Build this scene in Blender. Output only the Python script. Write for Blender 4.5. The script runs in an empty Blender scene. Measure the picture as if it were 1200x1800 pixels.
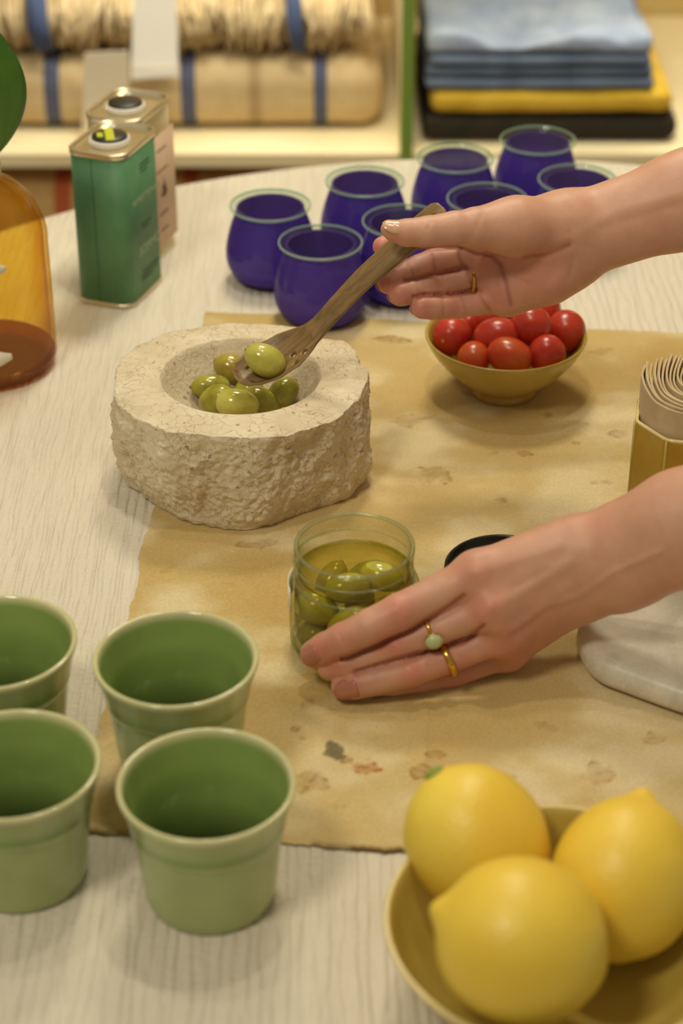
import bpy, bmesh, math, random
import numpy as np
from mathutils import Vector, Matrix

random.seed(7)
rng = np.random.default_rng(7)
S = bpy.context.scene
COL = S.collection

# ------------------------------------------------------------------ camera, world, lights, exposure
T = 0.75                                   # table height
FPX, PITCH, DIST = 3600.0, math.radians(32), 1.22
CAM = np.array([0, -DIST * math.cos(PITCH), T + DIST * math.sin(PITCH)])
FW = np.array([0, math.cos(PITCH), -math.sin(PITCH)])
UP = np.array([0, math.sin(PITCH), math.cos(PITCH)])
cd = bpy.data.cameras.new('camera')
cam = bpy.data.objects.new('camera', cd)
COL.objects.link(cam)
cam.location = CAM
cam.rotation_euler = (math.pi / 2 - PITCH, 0, 0)
cd.sensor_fit = 'VERTICAL'
cd.sensor_height = 36
cd.sensor_width = 24
cd.lens = 36 * FPX / 1800
cd.clip_start = 0.05
cd.dof.use_dof = True
cd.dof.focus_distance = 1.17
cd.dof.aperture_fstop = 6.3
S.camera = cam

w = bpy.data.worlds.new('world')
S.world = w
w.use_nodes = True
w.node_tree.nodes['Background'].inputs[0].default_value = (1.0, 0.92, 0.72, 1)
w.node_tree.nodes['Background'].inputs[1].default_value = 0.27

def lamp(name, loc, target, size, power, color=(1, .915, .735), spread=180):
    l = bpy.data.lights.new(name, 'AREA')
    l.shape = 'DISK'
    l.size = size
    l.energy = power
    l.color = color
    l.spread = math.radians(spread)
    o = bpy.data.objects.new(name, l)
    COL.objects.link(o)
    o.location = loc
    o.rotation_euler = (Vector(target) - Vector(loc)).to_track_quat('-Z', 'Y').to_euler()
    return o
lamp('pendant_lamp_light', (0.04, -0.02, T + 1.05), (0.04, -0.02, T), .055, 1.65)
lamp('ceiling_spot_light', (-0.12, 0.30, T + 1.55), (0, 0, T), .09, 2.1)
lamp('ceiling_track_light', (-0.7, -1.1, 2.6), (0, 0, T), .4, 15)
lamp('shelf_ceiling_light', (0.05, 0.80, 2.0), (0.0, 1.30, .6), .35, 13, (1, .92, .72))
lamp('shelf_strip_light', (-0.15, 1.20, 1.05), (-0.15, 1.30, .5), .30, 2.1, (1, .93, .76))
lamp('shelf_strip_light', (0.45, 1.20, 1.05), (0.40, 1.30, .5), .30, 2.1, (1, .93, .76))
S.view_settings.view_transform = 'Standard'
S.view_settings.look = 'None'
S.view_settings.gamma = 1
S.view_settings.use_curve_mapping = False
S.view_settings.exposure = 0.0
S.cycles.use_denoising = True

# ------------------------------------------------------------------ measuring helpers
def ray(x, y):
    return FW + np.array([(x - 600) / FPX, 0, 0]) + (900 - y) / FPX * UP
def atz(x, y, h=0.0):                       # point of a sight line at height h over the table
    r = ray(x, y)
    return CAM + r * ((T + h - CAM[2]) / r[2])
def aty(x, y, Y):                           # point of a sight line at room depth Y
    r = ray(x, y)
    return CAM + r * ((Y - CAM[1]) / r[1])
def gxy(x, y, h=0.0):
    p = atz(x, y, h)
    return float(p[0]), float(p[1])

# ------------------------------------------------------------------ noise
def vnoise(P, seed=0):
    P = np.asarray(P, float)
    i = np.floor(P).astype(np.int64)
    f = P - i
    u = f * f * (3 - 2 * f)
    def h(ix, iy, iz):
        n = (ix * 374761393 + iy * 668265263 + iz * 2147483647 + seed * 974711) & 0xffffffff
        n = ((n ^ (n >> 13)) * 1274126177) & 0xffffffff
        n = (n ^ (n >> 16)) & 0xffff
        return n / 32767.5 - 1
    x, y, z = i[..., 0], i[..., 1], i[..., 2]
    a, b, c = u[..., 0], u[..., 1], u[..., 2]
    def L(p, q, t): return p + (q - p) * t
    return L(L(L(h(x, y, z), h(x + 1, y, z), a), L(h(x, y + 1, z), h(x + 1, y + 1, z), a), b),
             L(L(h(x, y, z + 1), h(x + 1, y, z + 1), a), L(h(x, y + 1, z + 1), h(x + 1, y + 1, z + 1), a), b), c)
def fbm(P, oct=4, seed=0):
    P = np.asarray(P, float)
    s, amp = 0, .5
    for k in range(oct):
        s = s + amp * vnoise(P * 2 ** k, seed + k)
        amp *= .5
    return s

# ------------------------------------------------------------------ object helpers
def link(name, me, mat=None, parent=None, smooth=True):
    o = bpy.data.objects.new(name, me)
    COL.objects.link(o)
    if mat is not None and not me.materials:
        me.materials.append(mat)
    if parent is not None:
        o.parent = parent
    if smooth and len(me.polygons):
        me.polygons.foreach_set('use_smooth', [True] * len(me.polygons))
    return o
def pyd(name, v, f, mat=None, parent=None, smooth=True):
    me = bpy.data.meshes.new(name)
    if isinstance(v, np.ndarray): v = v.tolist()
    if isinstance(f, np.ndarray): f = f.tolist()
    me.from_pydata(v, [], f)
    me.update()
    return link(name, me, mat, parent, smooth)
def empty(name, loc=(0, 0, 0), rz=0):
    o = bpy.data.objects.new(name, None)
    o.empty_display_size = .02
    COL.objects.link(o)
    o.location = loc
    o.rotation_euler = (0, 0, rz)
    return o
def tag(o, label=None, cat=None, group=None, kind=None):
    if label: o['label'] = label
    if cat: o['category'] = cat
    if group: o['group'] = group
    if kind: o['kind'] = kind
    return o
def lathe_data(prof, n=64, faces_close=True):
    v, f = [], []
    m = len(prof)
    for (r, z) in prof:
        for k in range(n):
            a = 2 * math.pi * k / n
            v.append((r * math.cos(a), r * math.sin(a), z))
    for i in range(m - 1):
        for k in range(n):
            k2 = (k + 1) % n
            f.append((i * n + k, i * n + k2, (i + 1) * n + k2, (i + 1) * n + k))
    if faces_close:
        v.append((0, 0, prof[0][1])); c0 = len(v) - 1
        v.append((0, 0, prof[-1][1])); c1 = len(v) - 1
        for k in range(n):
            k2 = (k + 1) % n
            f.append((c0, k2, k))
            f.append((c1, (m - 1) * n + k, (m - 1) * n + k2))
    return v, f
def smooth_prof(pts, sub=5):
    P = [np.array(p, float) for p in pts]
    out = []
    for i in range(len(P) - 1):
        p0, p1, p2, p3 = P[max(i - 1, 0)], P[i], P[i + 1], P[min(i + 2, len(P) - 1)]
        for s in range(sub):
            t = s / sub
            q = .5 * ((2 * p1) + (-p0 + p2) * t + (2 * p0 - 5 * p1 + 4 * p2 - p3) * t * t + (-p0 + 3 * p1 - 3 * p2 + p3) * t ** 3)
            out.append((max(float(q[0]), 1e-5), float(q[1])))
    out.append((max(float(P[-1][0]), 1e-5), float(P[-1][1])))
    return out
def lathe(name, prof, mat, parent=None, n=64):
    v, f = lathe_data(prof, n)
    return pyd(name, v, f, mat, parent)
def box(name, lo, hi, mat, parent=None, bev=0.002, seg=2):
    bm = bmesh.new()
    bmesh.ops.create_cube(bm, size=1)
    for q in bm.verts:
        q.co = Vector([lo[i] + (q.co[i] + .5) * (hi[i] - lo[i]) for i in range(3)])
    if bev:
        bmesh.ops.bevel(bm, geom=bm.edges[:], offset=bev, segments=seg, affect='EDGES', profile=.5)
    me = bpy.data.meshes.new(name)
    bm.to_mesh(me); bm.free()
    o = link(name, me, mat, parent, False)
    return o
def tube_data(path, rad, n=8, base=0):
    path = [Vector(p) for p in path]
    v, f = [], []
    m = len(path)
    ref = Vector((0, 0, 1))
    for i, p in enumerate(path):
        d = (path[min(i + 1, m - 1)] - path[max(i - 1, 0)]).normalized()
        a = d.cross(ref)
        if a.length < 1e-4: a = d.cross(Vector((1, 0, 0)))
        a.normalize()
        b = a.cross(d)
        r = rad[i] if hasattr(rad, '__len__') else rad
        for k in range(n):
            t = 2 * math.pi * k / n
            q = p + a * (math.cos(t) * r) + b * (math.sin(t) * r)
            v.append(tuple(q))
    for i in range(m - 1):
        for k in range(n):
            k2 = (k + 1) % n
            f.append((base + i * n + k, base + i * n + k2, base + (i + 1) * n + k2, base + (i + 1) * n + k))
    f.append(tuple(base + k for k in range(n))[::-1])
    f.append(tuple(base + (m - 1) * n + k for k in range(n)))
    return v, f
def superslab(name, w, d, h, mat, parent=None, e=.8, nx=40, ny=30, nz=8, amp=.004, freq=14, seed=0, droop=0, top_amp=0, top_freq=10):
    """soft folded cloth: a rounded slab with uneven faces, base on z=0"""
    keys, vs, F = {}, [], []
    def put(i, j, k):
        key = (i, j, k)
        if key not in keys:
            keys[key] = len(vs)
            vs.append((2 * i / nx - 1, 2 * j / ny - 1, 2 * k / nz - 1))
        return keys[key]
    for k in (0, nz):
        for i in range(nx):
            for j in range(ny):
                q = (put(i, j, k), put(i + 1, j, k), put(i + 1, j + 1, k), put(i, j + 1, k))
                F.append(q if k else q[::-1])
    for j in (0, ny):
        for i in range(nx):
            for k in range(nz):
                q = (put(i, j, k), put(i + 1, j, k), put(i + 1, j, k + 1), put(i, j, k + 1))
                F.append(q[::-1] if j else q)
    for i in (0, nx):
        for j in range(ny):
            for k in range(nz):
                q = (put(i, j, k), put(i, j + 1, k), put(i, j + 1, k + 1), put(i, j, k + 1))
                F.append(q if i else q[::-1])
    U = np.array(vs)
    hw = np.array([w / 2, d / 2, h / 2])
    r = h / 2 * e
    p = U * hw
    c = np.clip(p, -(hw - r), hw - r)
    q = p - c
    l = np.linalg.norm(q, axis=1, keepdims=True)
    mx = np.abs(q).max(1, keepdims=True)
    p = np.where(l > 1e-9, c + q / np.maximum(l, 1e-9) * mx, p)
    n = np.stack([fbm(p * freq + s * 7.3, 3, seed + 5 * s) for s in range(3)], -1)
    p = p + n * amp * np.array([1, 1, .8])
    if top_amp:
        wgt = np.clip(U[:, 2], 0, 1)
        p[:, 2] += wgt * top_amp * (fbm(p * np.array([top_freq, top_freq * .6, 1]) + seed, 4, seed + 40) + .4 * fbm(p * top_freq * 3, 3, seed + 60))
    p[:, 2] += h / 2 - droop * np.abs(U[:, 0]) ** 4 * (U[:, 2] + 1) / 2
    return pyd(name, p, F, mat, parent)

# ------------------------------------------------------------------ material helpers
def srgb(r, g, b):
    def c(x):
        x /= 255
        return x / 12.92 if x <= .04045 else ((x + .055) / 1.055) ** 2.4
    return (c(r), c(g), c(b), 1)
class MB:
    def __init__(s, name):
        s.m = bpy.data.materials.new(name)
        s.m.use_nodes = True
        s.t = s.m.node_tree
        s.b = s.t.nodes['Principled BSDF']
        s.out = s.t.nodes['Material Output']
        s.co = None
    def n(s, ty, **kw):
        k = s.t.nodes.new(ty)
        for a, b in kw.items(): setattr(k, a, b)
        return k
    def l(s, a, b): s.t.links.new(a, b)
    def coord(s, scale=(1, 1, 1), rot=(0, 0, 0), which='Object'):
        tc = s.n('ShaderNodeTexCoord')
        mp = s.n('ShaderNodeMapping')
        s.l(tc.outputs[which], mp.inputs[0])
        mp.inputs['Scale'].default_value = scale
        mp.inputs['Rotation'].default_value = rot
        return mp.outputs[0]
    def noise(s, co, scale, detail=3, rough=.5, dist=0):
        k = s.n('ShaderNodeTexNoise')
        k.inputs['Scale'].default_value = scale
        k.inputs['Detail'].default_value = detail
        k.inputs['Roughness'].default_value = rough
        k.inputs['Distortion'].default_value = dist
        s.l(co, k.inputs['Vector'])
        return k.outputs[0]
    def ramp(s, fac, stops):
        k = s.n('ShaderNodeValToRGB')
        e = k.color_ramp.elements
        while len(e) < len(stops): e.new(.5)
        for x, (p, c) in zip(e, stops):
            x.position = p
            x.color = c if hasattr(c, '__len__') else (c, c, c, 1)
        s.l(fac, k.inputs[0])
        return k.outputs[0]
    def mix(s, fac, a, b, mode='MIX'):
        k = s.n('ShaderNodeMix', data_type='RGBA', blend_type=mode)
        for idx, x in ((0, fac), (6, a), (7, b)):
            if hasattr(x, 'default_value'): s.l(x, k.inputs[idx])
            else: k.inputs[idx].default_value = x
        return k.outputs[2]
    def math(s, op, a, b=0.0):
        k = s.n('ShaderNodeMath', operation=op)
        for idx, x in ((0, a), (1, b)):
            if hasattr(x, 'default_value'): s.l(x, k.inputs[idx])
            else: k.inputs[idx].default_value = x
        return k.outputs[0]
    def bump(s, h, strength=.3, dist=.001):
        k = s.n('ShaderNodeBump')
        k.inputs['Strength'].default_value = strength
        k.inputs['Distance'].default_value = dist
        s.l(h, k.inputs['Height'])
        s.l(k.outputs[0], s.b.inputs['Normal'])
    def col(s, c):
        if hasattr(c, 'default_value'): s.l(c, s.b.inputs['Base Color'])
        else: s.b.inputs['Base Color'].default_value = c
    def set(s, **kw):
        for a, v in kw.items():
            s.b.inputs[a.replace('_', ' ')].default_value = v
def simple(name, c, rough=.5, metal=0, **kw):
    k = MB(name)
    k.col(c); k.set(Roughness=rough, Metallic=metal)
    for a, v in kw.items(): k.b.inputs[a.replace('_', ' ')].default_value = v
    return k.m
def mottled(name, c1, c2, scale, rough=.5, bump=0, bscale=None, bdist=.0006, detail=4, **kw):
    k = MB(name)
    co = k.coord()
    f = k.ramp(k.noise(co, scale, detail), [(.35, c1), (.65, c2)])
    k.col(f); k.set(Roughness=rough)
    for a, v in kw.items(): k.b.inputs[a.replace('_', ' ')].default_value = v
    if bump: k.bump(k.noise(co, bscale or scale * 6, 3), bump, bdist)
    return k.m
def thin_glass(name, tint, edge, gloss_rough=.0, diffuse=None, dfac=0.0, ior=1.45, glow=0):
    """thin-walled glass: clear wall with Fresnel gloss"""
    k = MB(name)
    t = k.t
    t.nodes.remove(k.b)
    tr = k.n('ShaderNodeBsdfTransparent')
    lw = k.n('ShaderNodeLayerWeight'); lw.inputs[0].default_value = .35
    k.l(k.mix(k.ramp(lw.outputs[1], [(.25, 0.0), (.95, 1.0)]), tint, edge), tr.inputs[0])
    gl = k.n('ShaderNodeBsdfGlossy'); gl.inputs['Roughness'].default_value = gloss_rough
    r0 = ((ior - 1) / (ior + 1)) ** 2
    fr = k.math('ADD', r0, k.math('MULTIPLY', k.math('POWER', lw.outputs[1], 5.0), 1 - r0))
    base = tr.outputs[0]
    if diffuse is not None:
        df = k.n('ShaderNodeBsdfDiffuse'); df.inputs[0].default_value = diffuse
        if glow:
            tl = k.n('ShaderNodeBsdfTranslucent'); tl.inputs[0].default_value = diffuse
            ms = k.n('ShaderNodeMixShader'); ms.inputs[0].default_value = glow
            k.l(df.outputs[0], ms.inputs[1]); k.l(tl.outputs[0], ms.inputs[2]); df = ms
        mx = k.n('ShaderNodeMixShader'); mx.inputs[0].default_value = dfac
        k.l(tr.outputs[0], mx.inputs[1]); k.l(df.outputs[0], mx.inputs[2])
        base = mx.outputs[0]
    m2 = k.n('ShaderNodeMixShader')
    k.l(fr, m2.inputs[0]); k.l(base, m2.inputs[1]); k.l(gl.outputs[0], m2.inputs[2])
    k.l(m2.outputs[0], k.out.inputs[0])
    return k.m

M = {}
def make_materials():
    # tablecloth: crinkled cream gauze, ridges along the depth of the table
    k = MB('cream_gauze')
    c = k.coord()
    a = k.coord((1, .16, 1), (0, 0, math.radians(-2)))
    wv = k.n('ShaderNodeTexWave'); k.l(a, wv.inputs[0])
    for nm, vl in (('Scale', 52), ('Distortion', 5.5), ('Detail', 2.0), ('Detail Scale', 2.2), ('Detail Roughness', .55)): wv.inputs[nm].default_value = vl
    n1 = k.noise(a, 120, 2, .5, .4)
    n2 = k.noise(k.coord((.5, 1, 1)), 380, 2)
    n3 = k.noise(c, 900, 1)
    h = k.math('ADD', k.math('MULTIPLY', wv.outputs[1], .42), k.math('ADD', k.math('MULTIPLY', n1, .8), k.math('ADD', k.math('MULTIPLY', n2, .42), k.math('MULTIPLY', n3, .16))))
    k.bump(h, .75, .0028)
    k.col(k.ramp(k.noise(c, 6, 3), [(.3, srgb(214, 204, 184)), (.7, srgb(224, 214, 194))]))
    k.set(Roughness=.95); k.set(**{'Specular_IOR_Level': .1})
    M['gauze'] = k.m
    # runner: dyed mustard linen; leaf prints come in as a colour attribute
    k = MB('mustard_linen')
    at = k.n('ShaderNodeAttribute', attribute_name='dye')
    co = k.coord()
    wv1 = k.n('ShaderNodeTexWave'); wv1.inputs['Scale'].default_value = 420; wv1.inputs['Distortion'].default_value = 1.5
    wv2 = k.n('ShaderNodeTexWave', bands_direction='Y'); wv2.inputs['Scale'].default_value = 420; wv2.inputs['Distortion'].default_value = 1.5
    k.l(co, wv1.inputs[0]); k.l(co, wv2.inputs[0])
    weave = k.math('ADD', wv1.outputs[1], wv2.outputs[1])
    fine = k.ramp(k.noise(co, 700, 2), [(.3, .9), (.7, 1.06)])
    k.col(k.mix(1.0, at.outputs[0], fine, 'MULTIPLY'))
    k.bump(weave, .12, .0004)
    k.set(Roughness=.9); k.set(**{'Specular_IOR_Level': .12})
    M['linen'] = k.m
    M['linen_edge'] = simple('brown_selvedge', srgb(120, 88, 40), .95)
    # stone
    k = MB('beige_travertine')
    co = k.coord()
    base = k.ramp(k.noise(co, 28, 5, .6), [(.3, srgb(203, 184, 150)), (.55, srgb(221, 205, 174)), (.75, srgb(232, 220, 195))])
    v = k.n('ShaderNodeTexVoronoi', feature='DISTANCE_TO_EDGE')
    nz = k.n('ShaderNodeTexNoise'); nz.inputs['Scale'].default_value = 60; nz.inputs['Detail'].default_value = 4
    k.l(co, nz.inputs['Vector'])
    dv = k.mix(.022, co, nz.outputs[1], 'ADD')
    v.inputs['Scale'].default_value = 165; k.l(dv, v.inputs['Vector'])
    cracks = k.ramp(v.outputs[0], [(.0, 1.0), (.035, 0.0)])
    gate = k.ramp(k.noise(co, 70, 2), [(.38, 0.0), (.52, 1.0)])
    f = k.math('MULTIPLY', cracks, gate)
    c2 = k.mix(k.math('MULTIPLY', f, .62), base, srgb(140, 112, 78))
    pits = k.ramp(k.noise(co, 210, 2, .5), [(.70, 0.0), (.745, 1.0)])
    c3 = k.mix(k.math('MULTIPLY', pits, .6), c2, srgb(105, 80, 55))
    k.col(c3)
    k.set(Roughness=.75)
    k.bump(k.math('SUBTRACT', k.noise(co, 420, 4, .6), k.math('ADD', k.math('MULTIPLY', pits, .9), k.math('MULTIPLY', f, .25))), .6, .0014)
    M['stone'] = k.m
    k = MB('pale_marble')
    co = k.coord()
    base = k.ramp(k.noise(co, 16, 6, .65, 1.5), [(.3, srgb(188, 180, 158)), (.5, srgb(208, 201, 183)), (.7, srgb(222, 214, 196))])
    vein = k.ramp(k.noise(co, 30, 5, .6, 3), [(.485, 0.0), (.5, 1.0), (.515, 0.0)])
    k.col(k.mix(k.math('MULTIPLY', vein, .5), base, srgb(236, 230, 214)))
    k.set(Roughness=.32)
    M['marble'] = k.m
    # ceramics
    def glaze(name, c1, c2, rough=.16):
        k = MB(name)
        co = k.coord()
        k.col(k.ramp(k.noise(co, 35, 4), [(.3, c1), (.7, c2)]))
        k.set(Roughness=rough)
        k.bump(k.noise(co, 60, 2), .08, .0008)
        return k.m
    k = MB('green_celadon_glaze')
    at = k.n('ShaderNodeAttribute', attribute_name='dye')
    co = k.coord()
    k.col(k.mix(1.0, at.outputs[0], k.ramp(k.noise(co, 35, 4), [(.3, .88), (.7, 1.08)]), 'MULTIPLY'))
    k.set(Roughness=.09); k.bump(k.noise(co, 60, 2), .06, .0008)
    M['celadon'] = k.m
    M['mustard'] = glaze('mustard_glaze', srgb(170, 146, 60), srgb(184, 160, 78))
    M['mustard_dark'] = glaze('ochre_glaze', srgb(160, 124, 34), srgb(178, 142, 52))
    M['glaze_cream'] = glaze('cream_glaze_edge', srgb(214, 192, 124), srgb(222, 202, 140))
    M['green_rim'] = glaze('bare_rim_glaze', srgb(178, 172, 112), srgb(190, 184, 126))
    # fruit
    k = MB('lemon_peel')
    co = k.coord()
    k.col(k.ramp(k.noise(co, 14, 3), [(.3, srgb(234, 194, 58)), (.7, srgb(244, 214, 86))]))
    v = k.n('ShaderNodeTexVoronoi'); v.inputs['Scale'].default_value = 420; k.l(co, v.inputs['Vector'])
    k.bump(k.math('ADD', v.outputs[0], k.math('MULTIPLY', k.noise(co, 40, 3), 2)), .3, .0006)
    k.set(Roughness=.42); k.set(Subsurface_Weight=.12, Subsurface_Radius=(.006, .004, .001), Subsurface_Scale=1.0)
    M['lemon'] = k.m
    M['lemon_stem'] = simple('green_stem_end', srgb(140, 150, 60), .7)
    def tom(name, a, b):
        return mottled(name, a, b, 60, .27)
    M['tomato'] = tom('red_tomato_skin', srgb(176, 44, 28), srgb(192, 58, 36))
    M['tomato_orange'] = tom('orange_tomato_skin', srgb(188, 84, 30), srgb(192, 62, 32))
    M['tomato_scar'] = simple('tomato_stem_scar', srgb(196, 130, 50), .6)
    def oliv(name, a, b, rough=.14):
        k = MB(name)
        co = k.coord()
        k.col(k.ramp(k.noise(co, 90, 4, .6), [(.3, a), (.68, b)]))
        sp = k.noise(co, 700, 2)
        k.bump(sp, .08, .0004)
        k.set(Roughness=rough, Subsurface_Weight=.15, Subsurface_Radius=(.004, .004, .001), Subsurface_Scale=1.0)
        return k.m
    M['olive'] = oliv('green_olive_skin', srgb(128, 122, 30), srgb(170, 164, 62))
    M['olive_brown'] = oliv('brown_green_olive_skin', srgb(150, 122, 40), srgb(170, 156, 64))
    M['olive_pale'] = oliv('pale_olive_skin', srgb(168, 160, 56), srgb(196, 188, 92))
    M['olive_tip'] = simple('olive_stem_end', srgb(110, 90, 40), .6)
    # wood
    k = MB('olive_wood')
    co = k.coord((1, 1, 1))
    st = k.coord((4, 40, 40))
    g = k.noise(st, 6, 4, .6, .8)
    k.col(k.ramp(g, [(.3, srgb(104, 78, 42)), (.6, srgb(138, 110, 66)), (.8, srgb(152, 124, 78))]))
    k.bump(k.noise(st, 14, 3), .15, .0005)
    k.set(Roughness=.42)
    M['wood'] = k.m
    M['hole'] = simple('dark_spoon_hole', srgb(30, 20, 10), .9)
    # skin: a colour attribute gives the pinker knuckles and fingertips
    k = MB('fair_skin')
    at = k.n('ShaderNodeAttribute', attribute_name='dye')
    co = k.coord()
    k.col(k.mix(1.0, at.outputs[0], k.ramp(k.noise(co, 90, 4), [(.3, .93), (.7, 1.04)]), 'MULTIPLY'))
    v = k.n('ShaderNodeTexVoronoi'); v.inputs['Scale'].default_value = 1100; k.l(co, v.inputs['Vector'])
    k.bump(k.math('ADD', v.outputs[0], k.math('MULTIPLY', k.noise(co, 260, 3), 1.2)), .10, .0005)
    k.set(Roughness=.46, Subsurface_Weight=.22, Subsurface_Radius=(.004, .0018, .0009), Subsurface_Scale=.6)
    k.set(**{'Specular_IOR_Level': .38})
    M['skin'] = k.m
    M['nail'] = simple('rose_brown_nail_varnish', srgb(178, 116, 94), .14)
    M['nail_pale'] = simple('pale_nail', srgb(206, 160, 128), .2)
    M['gold'] = mottled('gold', srgb(214, 166, 66), srgb(226, 182, 84), 60, .18, Metallic=1.0)
    M['moonstone'] = simple('milky_moonstone', srgb(196, 192, 142), .15, Subsurface_Weight=.3)
    # metal, paper, plastic
    M['tin_metal'] = mottled('bare_tin', srgb(226, 212, 176), srgb(238, 226, 194), 30, .32, Metallic=1.0)
    M['tin_green'] = mottled('green_tin_print', srgb(76, 124, 84), srgb(86, 134, 92), 60, .55, .1, 300)
    M['tin_seam'] = simple('dark_green_seam', srgb(44, 96, 60), .6)
    M['pink_paper'] = mottled('pale_pink_label', srgb(206, 172, 142), srgb(212, 180, 150), 50, .6)
    M['cap_black'] = mottled('black_cap', srgb(34, 30, 22), srgb(48, 42, 30), 200, .45)
    M['cap_lime'] = simple('lime_sticker', srgb(190, 196, 40), .5)
    M['plastic_white'] = simple('white_plastic', srgb(214, 208, 198), .35)
    M['ink_white'] = simple('pale_ink', srgb(176, 196, 160), .6)
    M['ink_dark'] = simple('dark_green_ink', srgb(32, 78, 44), .6)
    M['ink_brown'] = simple('brown_ink', srgb(96, 70, 50), .6)
    M['lid_black'] = mottled('black_lacquer_lid', srgb(14, 14, 12), srgb(20, 20, 18), 80, .3)
    M['lid_liner'] = simple('grey_lid_liner', srgb(84, 86, 74), .4)
    M['napkin'] = mottled('kraft_napkin', srgb(190, 166, 124), srgb(204, 180, 140), 90, .95, .25, 700)
    M['paper_white'] = simple('white_paper', srgb(250, 246, 236), .8)
    M['paper_cream'] = simple('cream_card', srgb(234, 222, 196), .8)
    # glass
    M['blue_glass'] = thin_glass('cobalt_glass', (.22, .13, .66, 1), (.12, .07, .42, 1), .02, (.17, .092, .56, 1), .62, 1.45, .45)
    M['blue_thick'] = thin_glass('thick_cobalt_glass', (.06, .03, .30, 1), (.03, .02, .16, 1), .02, (.018, .008, .070, 1), .72)
    M['clear_glass'] = thin_glass('clear_glass', (.95, .97, .95, 1), (.72, .84, .76, 1), .0)
    M['glass_edge'] = thin_glass('green_glass_edge', (.74, .88, .78, 1), (.55, .75, .62, 1), .05, (.62, .75, .62, 1), .34)
    M['jar_glass'] = thin_glass('jar_glass', (.95, .96, .90, 1), (.62, .66, .46, 1), .0)
    M['jar_ridge'] = thin_glass('jar_glass_ridge', (.90, .92, .80, 1), (.45, .48, .28, 1), .02, (.62, .62, .40, 1), .14)
    M['brine'] = thin_glass('olive_brine', (.88, .83, .46, 1), (.70, .64, .22, 1), .0, (.30, .26, .03, 1), .10, 1.33)
    M['amber'] = thin_glass('amber_glass', (.98, .885, .53, 1), (.84, .56, .16, 1), .01, (.66, .36, .05, 1), .05)
    M['amber_base'] = thin_glass('thick_amber_glass', (.80, .42, .12, 1), (.50, .18, .04, 1), .02, (.26, .06, .01, 1), .34)
    M['sticker'] = simple('white_sticker', srgb(232, 226, 210), .5)
    M['leaf'] = mottled('dark_green_leaf', srgb(58, 104, 26), srgb(80, 124, 40), 20, .4, .1, 60)
    M['twine'] = simple('pale_twine', srgb(200, 186, 150), .9)
    # room
    M['floor'] = mottled('timber_floor', srgb(150, 112, 70), srgb(170, 130, 84), 8, .6)
    M['wall'] = mottled('cream_wall', srgb(226, 204, 140), srgb(230, 210, 150), 3, .9)
    M['shelf'] = mottled('cream_board', srgb(232, 216, 172), srgb(238, 224, 184), 9, .6)
    M['shelf_back'] = mottled('ochre_back_board', srgb(196, 170, 104), srgb(204, 180, 116), 6, .8)
    M['green_trim'] = simple('green_paint', srgb(120, 150, 60), .5)
    M['table_wood'] = mottled('pale_wood', srgb(180, 148, 100), srgb(196, 164, 116), 20, .5)
    def cloth(name, a, b, sc=40, bd=.0012):
        return mottled(name, a, b, sc, .95, .5, 500, bd)
    M['denim'] = cloth('faded_blue_cotton', srgb(138, 154, 182), srgb(170, 184, 206), 22)
    M['denim_dark'] = cloth('slate_blue_cotton', srgb(90, 106, 134), srgb(112, 128, 152), 22)
    M['yellow_cloth'] = cloth('yellow_cotton', srgb(206, 168, 44), srgb(222, 186, 70), 30)
    M['black_cloth'] = cloth('black_cotton', srgb(34, 28, 18), srgb(44, 38, 24), 30)
    M['shirt'] = cloth('oatmeal_linen', srgb(206, 190, 160), srgb(216, 202, 174), 30)
    M['trousers'] = cloth('dark_trousers', srgb(50, 48, 46), srgb(60, 58, 54), 30)
    M['hair'] = mottled('brown_hair', srgb(70, 46, 28), srgb(96, 66, 40), 120, .5)
    M['eye'] = simple('eye_white', srgb(235, 230, 224), .15)
    M['iris'] = simple('brown_iris', srgb(60, 38, 20), .2)
    M['fringe'] = cloth('natural_fringe', srgb(204, 182, 138), srgb(228, 208, 168), 60)
    M['natural'] = cloth('natural_cotton', srgb(206, 184, 142), srgb(216, 196, 156), 30)
    M['ribbon'] = cloth('blue_ribbon', srgb(62, 74, 112), srgb(76, 90, 128), 30)
    def striped(name, base1, base2, bands):
        k = MB(name)
        co = k.coord()
        sx = k.n('ShaderNodeSeparateXYZ'); k.l(co, sx.inputs[0])
        c = k.ramp(k.noise(co, 40, 3), [(.3, base1), (.7, base2)])
        for (x0, x1, colr, amt) in bands:
            m = k.math('MULTIPLY', k.math('GREATER_THAN', sx.outputs[0], x0), k.math('LESS_THAN', sx.outputs[0], x1))
            c = k.mix(k.math('MULTIPLY', m, amt), c, colr)
        k.col(c); k.set(Roughness=.95)
        k.bump(k.noise(co, 500, 2), .4, .001)
        return k.m
    M['striped'] = striped
make_materials()

def dye(o, cols):
    a = o.data.color_attributes.new('dye', 'FLOAT_COLOR', 'POINT')
    c = np.ones((len(o.data.vertices), 4), np.float32)
    c[:, :3] = cols
    a.data.foreach_set('color', c.ravel())

# ------------------------------------------------------------------ the setting
fl = box('floor', (-3, -2.5, -.05), (3, 2.2, 0), M['floor'], bev=0); tag(fl, 'warm timber floor under the table', kind='structure')
wb = box('wall_back', (-3, 1.55, 0), (3, 1.63, 2.6), M['wall'], bev=0); tag(wb, 'cream back wall behind the shelves', kind='structure')

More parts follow.
